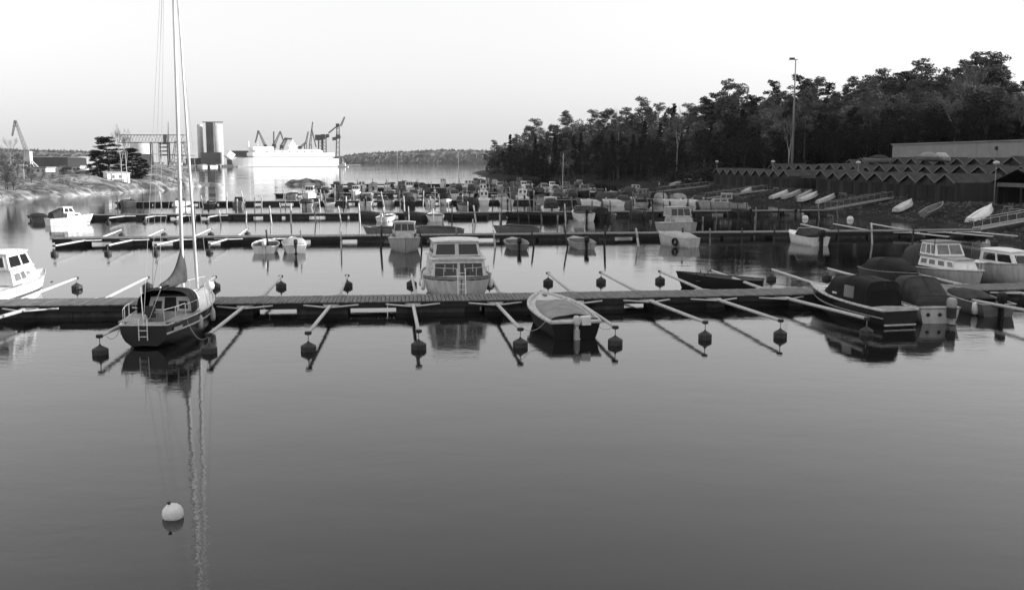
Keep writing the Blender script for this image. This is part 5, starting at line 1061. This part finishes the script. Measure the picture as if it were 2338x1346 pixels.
crane('slim crane behind the ferry stern, left of the highest one', (700, 372), [('tower', (698, 372), (698, 330), 4, 3), ('jib', (698, 330), (704, 300), 2.2, 1), ('jib', (686, 336), (698, 326), 2, 2)], 1340, [(685, 337, 4, 4)])
crane('pointed crane with tall needle jib behind the ferry stern', (710, 372), [('tower', (708, 372), (709, 330), 4, 3), ('jib', (708, 332), (714, 278), 2.4, .8), ('stay', (712, 296), (722, 336), 1.2, .8)], 1335)
crane('broad portal crane with dark cabs near the ferry stern', (735, 372), [('tower', (731, 372), (731, 314), 5, 4), ('tower', (741, 372), (741, 314), 5, 4), ('arm', (724, 318), (750, 311), 3, 2)], 1290, [(727, 314, 8, 7), (738, 312, 5, 6), (748, 310, 4, 4)], .4)
crane('highest harbour crane, its jib thrown up to the right of the ferry', (772, 374), [('tower', (771, 374), (772, 286), 4.5, 3), ('jib', (778, 288), (787, 267), 2, 1), ('arm', (764, 316), (778, 312), 2.5, 2), ('stay', (750, 304), (772, 286), 1, .8)], 1250, [(771, 286, 4, 4), (772, 312, 5, 5), (763, 317, 4, 4)], .34)

# ------------------------------------------------------------------ fenders, ropes, bank clutter
def fender(parent_name, idx, pts, m='white'):
    o = [x for x in C.objects if x.name == parent_name][0]
    for p in pts:
        MB().lathe([(.02, -.3), (.1, -.26), (.12, -.1), (.12, .12), (.09, .26), (.03, .32), (.015, .6)], 10, p).build('fender', m, o, True)
fender('motor_cruiser', 0, [(1.9, 1.6, .75), (1.93, -.6, .7), (-1.92, .9, .72), (-1.93, -1.6, .7)])
fender('sailing_boat', 0, [(1.36, -1.2, .55), (1.42, .6, .6), (-1.4, -.4, .6)], 'offwhite')
def rope(p, q, sag, label, r=.012, m='rope'):
    p, q = Vector(p), Vector(q); pts = [p + (q - p) * f - Vector((0, 0, sag * 4 * f * (1 - f))) for f in [i / 12 for i in range(13)]]
    tag(MB().path(pts, r, 5).build('mooring_rope', m), label, 'rope', 'mooring ropes')
SB = Vector((-14.95, 43.9, 0))
rope(SB + Vector((1.25, -2.6, 1.0)), W(-7.0, 40.2, .7), .55, 'slack rope from the sloop to the boom on its right')
rope(SB + Vector((-1.0, -3.6, 1.0)), W(-10.9, 40.0, .7), .35, 'slack rope from the sloop to the boom on its left')
rope(SB + Vector((.1, 4.6, 1.2)), W(-8.2, 49.5, .62), .2, 'bow rope from the sloop to the nearest pontoon')
rope(W(8.75, 41.4, .75), W(9.4, 40.2, .7), .3, 'slack rope from the tarpaulin boat to the boom on its right')
rope(W(6.75, 41.6, .75), W(5.45, 40.2, .7), .3, 'slack rope from the tarpaulin boat to the boom on its left')
rope(W(7.4, 48.2, 1.0), W(8.6, 49.3, .62), .15, 'bow rope from the tarpaulin boat to the nearest pontoon')
rope(W(2.9, 52.9, 1.35), W(1.9, 51.5, .62), .1, 'left bow rope of the broad cabin cruiser'); rope(W(4.9, 52.9, 1.35), W(6.0, 51.5, .62), .1, 'right bow rope of the broad cabin cruiser')
b = MB(); rnd = random.Random(21)
for _ in range(2600):
    v = rnd.uniform(70, 240); sft = rnd.uniform(.8, 12) if rnd.random() < .75 else rnd.uniform(12, 42); q = W(shore_u(v) + sft, v); z = ground_z(q.x, q.y)
    if z > .15: leaf_cloud(b, rnd, Vector((q.x, q.y, z + .08)), rnd.uniform(.2, .7), 7, .22, .4)
tag(b.build('bank_grass', 'leaves_brown'), 'rough dry grass on the bank below the sheds', kind='stuff')
rnd = random.Random(22)
for i in range(14):
    v = rnd.uniform(84, 205); q = W(shore_u(v) + rnd.uniform(3, 9), v); z = ground_z(q.x, q.y)
    o = thing('boat_trestle', f'wooden boat trestle on the bank, {ORD[i]} of those scattered there', 'trestle', (q.x, q.y, z), rnd.uniform(0, 3.1), 'trestles on the bank')
    MB().box((0, 0, .62), (1.5, .1, .12)).build('beam', 'mid', o)
    for sx in (-.6, .6):
        for sy in (-1, 1): MB().tube((sx, 0, .6), (sx, sy * .3, -.1), .04).build('leg', 'mid', o)

# ------------------------------------------------------------------ trees of one kind and place: told apart by their order
byl = {}
for o in C.objects:
    if o.get('category') == 'tree' and o.get('group'): byl.setdefault(o['label'], []).append(o)
for lb, os_ in byl.items():
    if len(os_) > 1:
        for i, o in enumerate(sorted(os_, key=lambda q: q.location.x / q.location.y)):
            if i < len(ORD): o['label'] = f'{lb}, {ORD[i]} from the left'

b = MB(); rnd = random.Random(31)              # low scrub in the hollows of the left rocks
for _ in range(900):
    y = rnd.uniform(180, 330); x = lerp(LEFT, y) - rnd.uniform(4, 30); z = rock_z(x, y)
    if z < .8 or noise.noise(Vector((x * .09, y * .09, 2))) < .02: continue
    leaf_cloud(b, rnd, Vector((x, y, z + .25)), rnd.uniform(.5, 1.5), 14, .3, .55)
tag(b.build('shore_scrub', 'leaves_brown'), 'low dark scrub growing in hollows of the left rocks', kind='stuff')
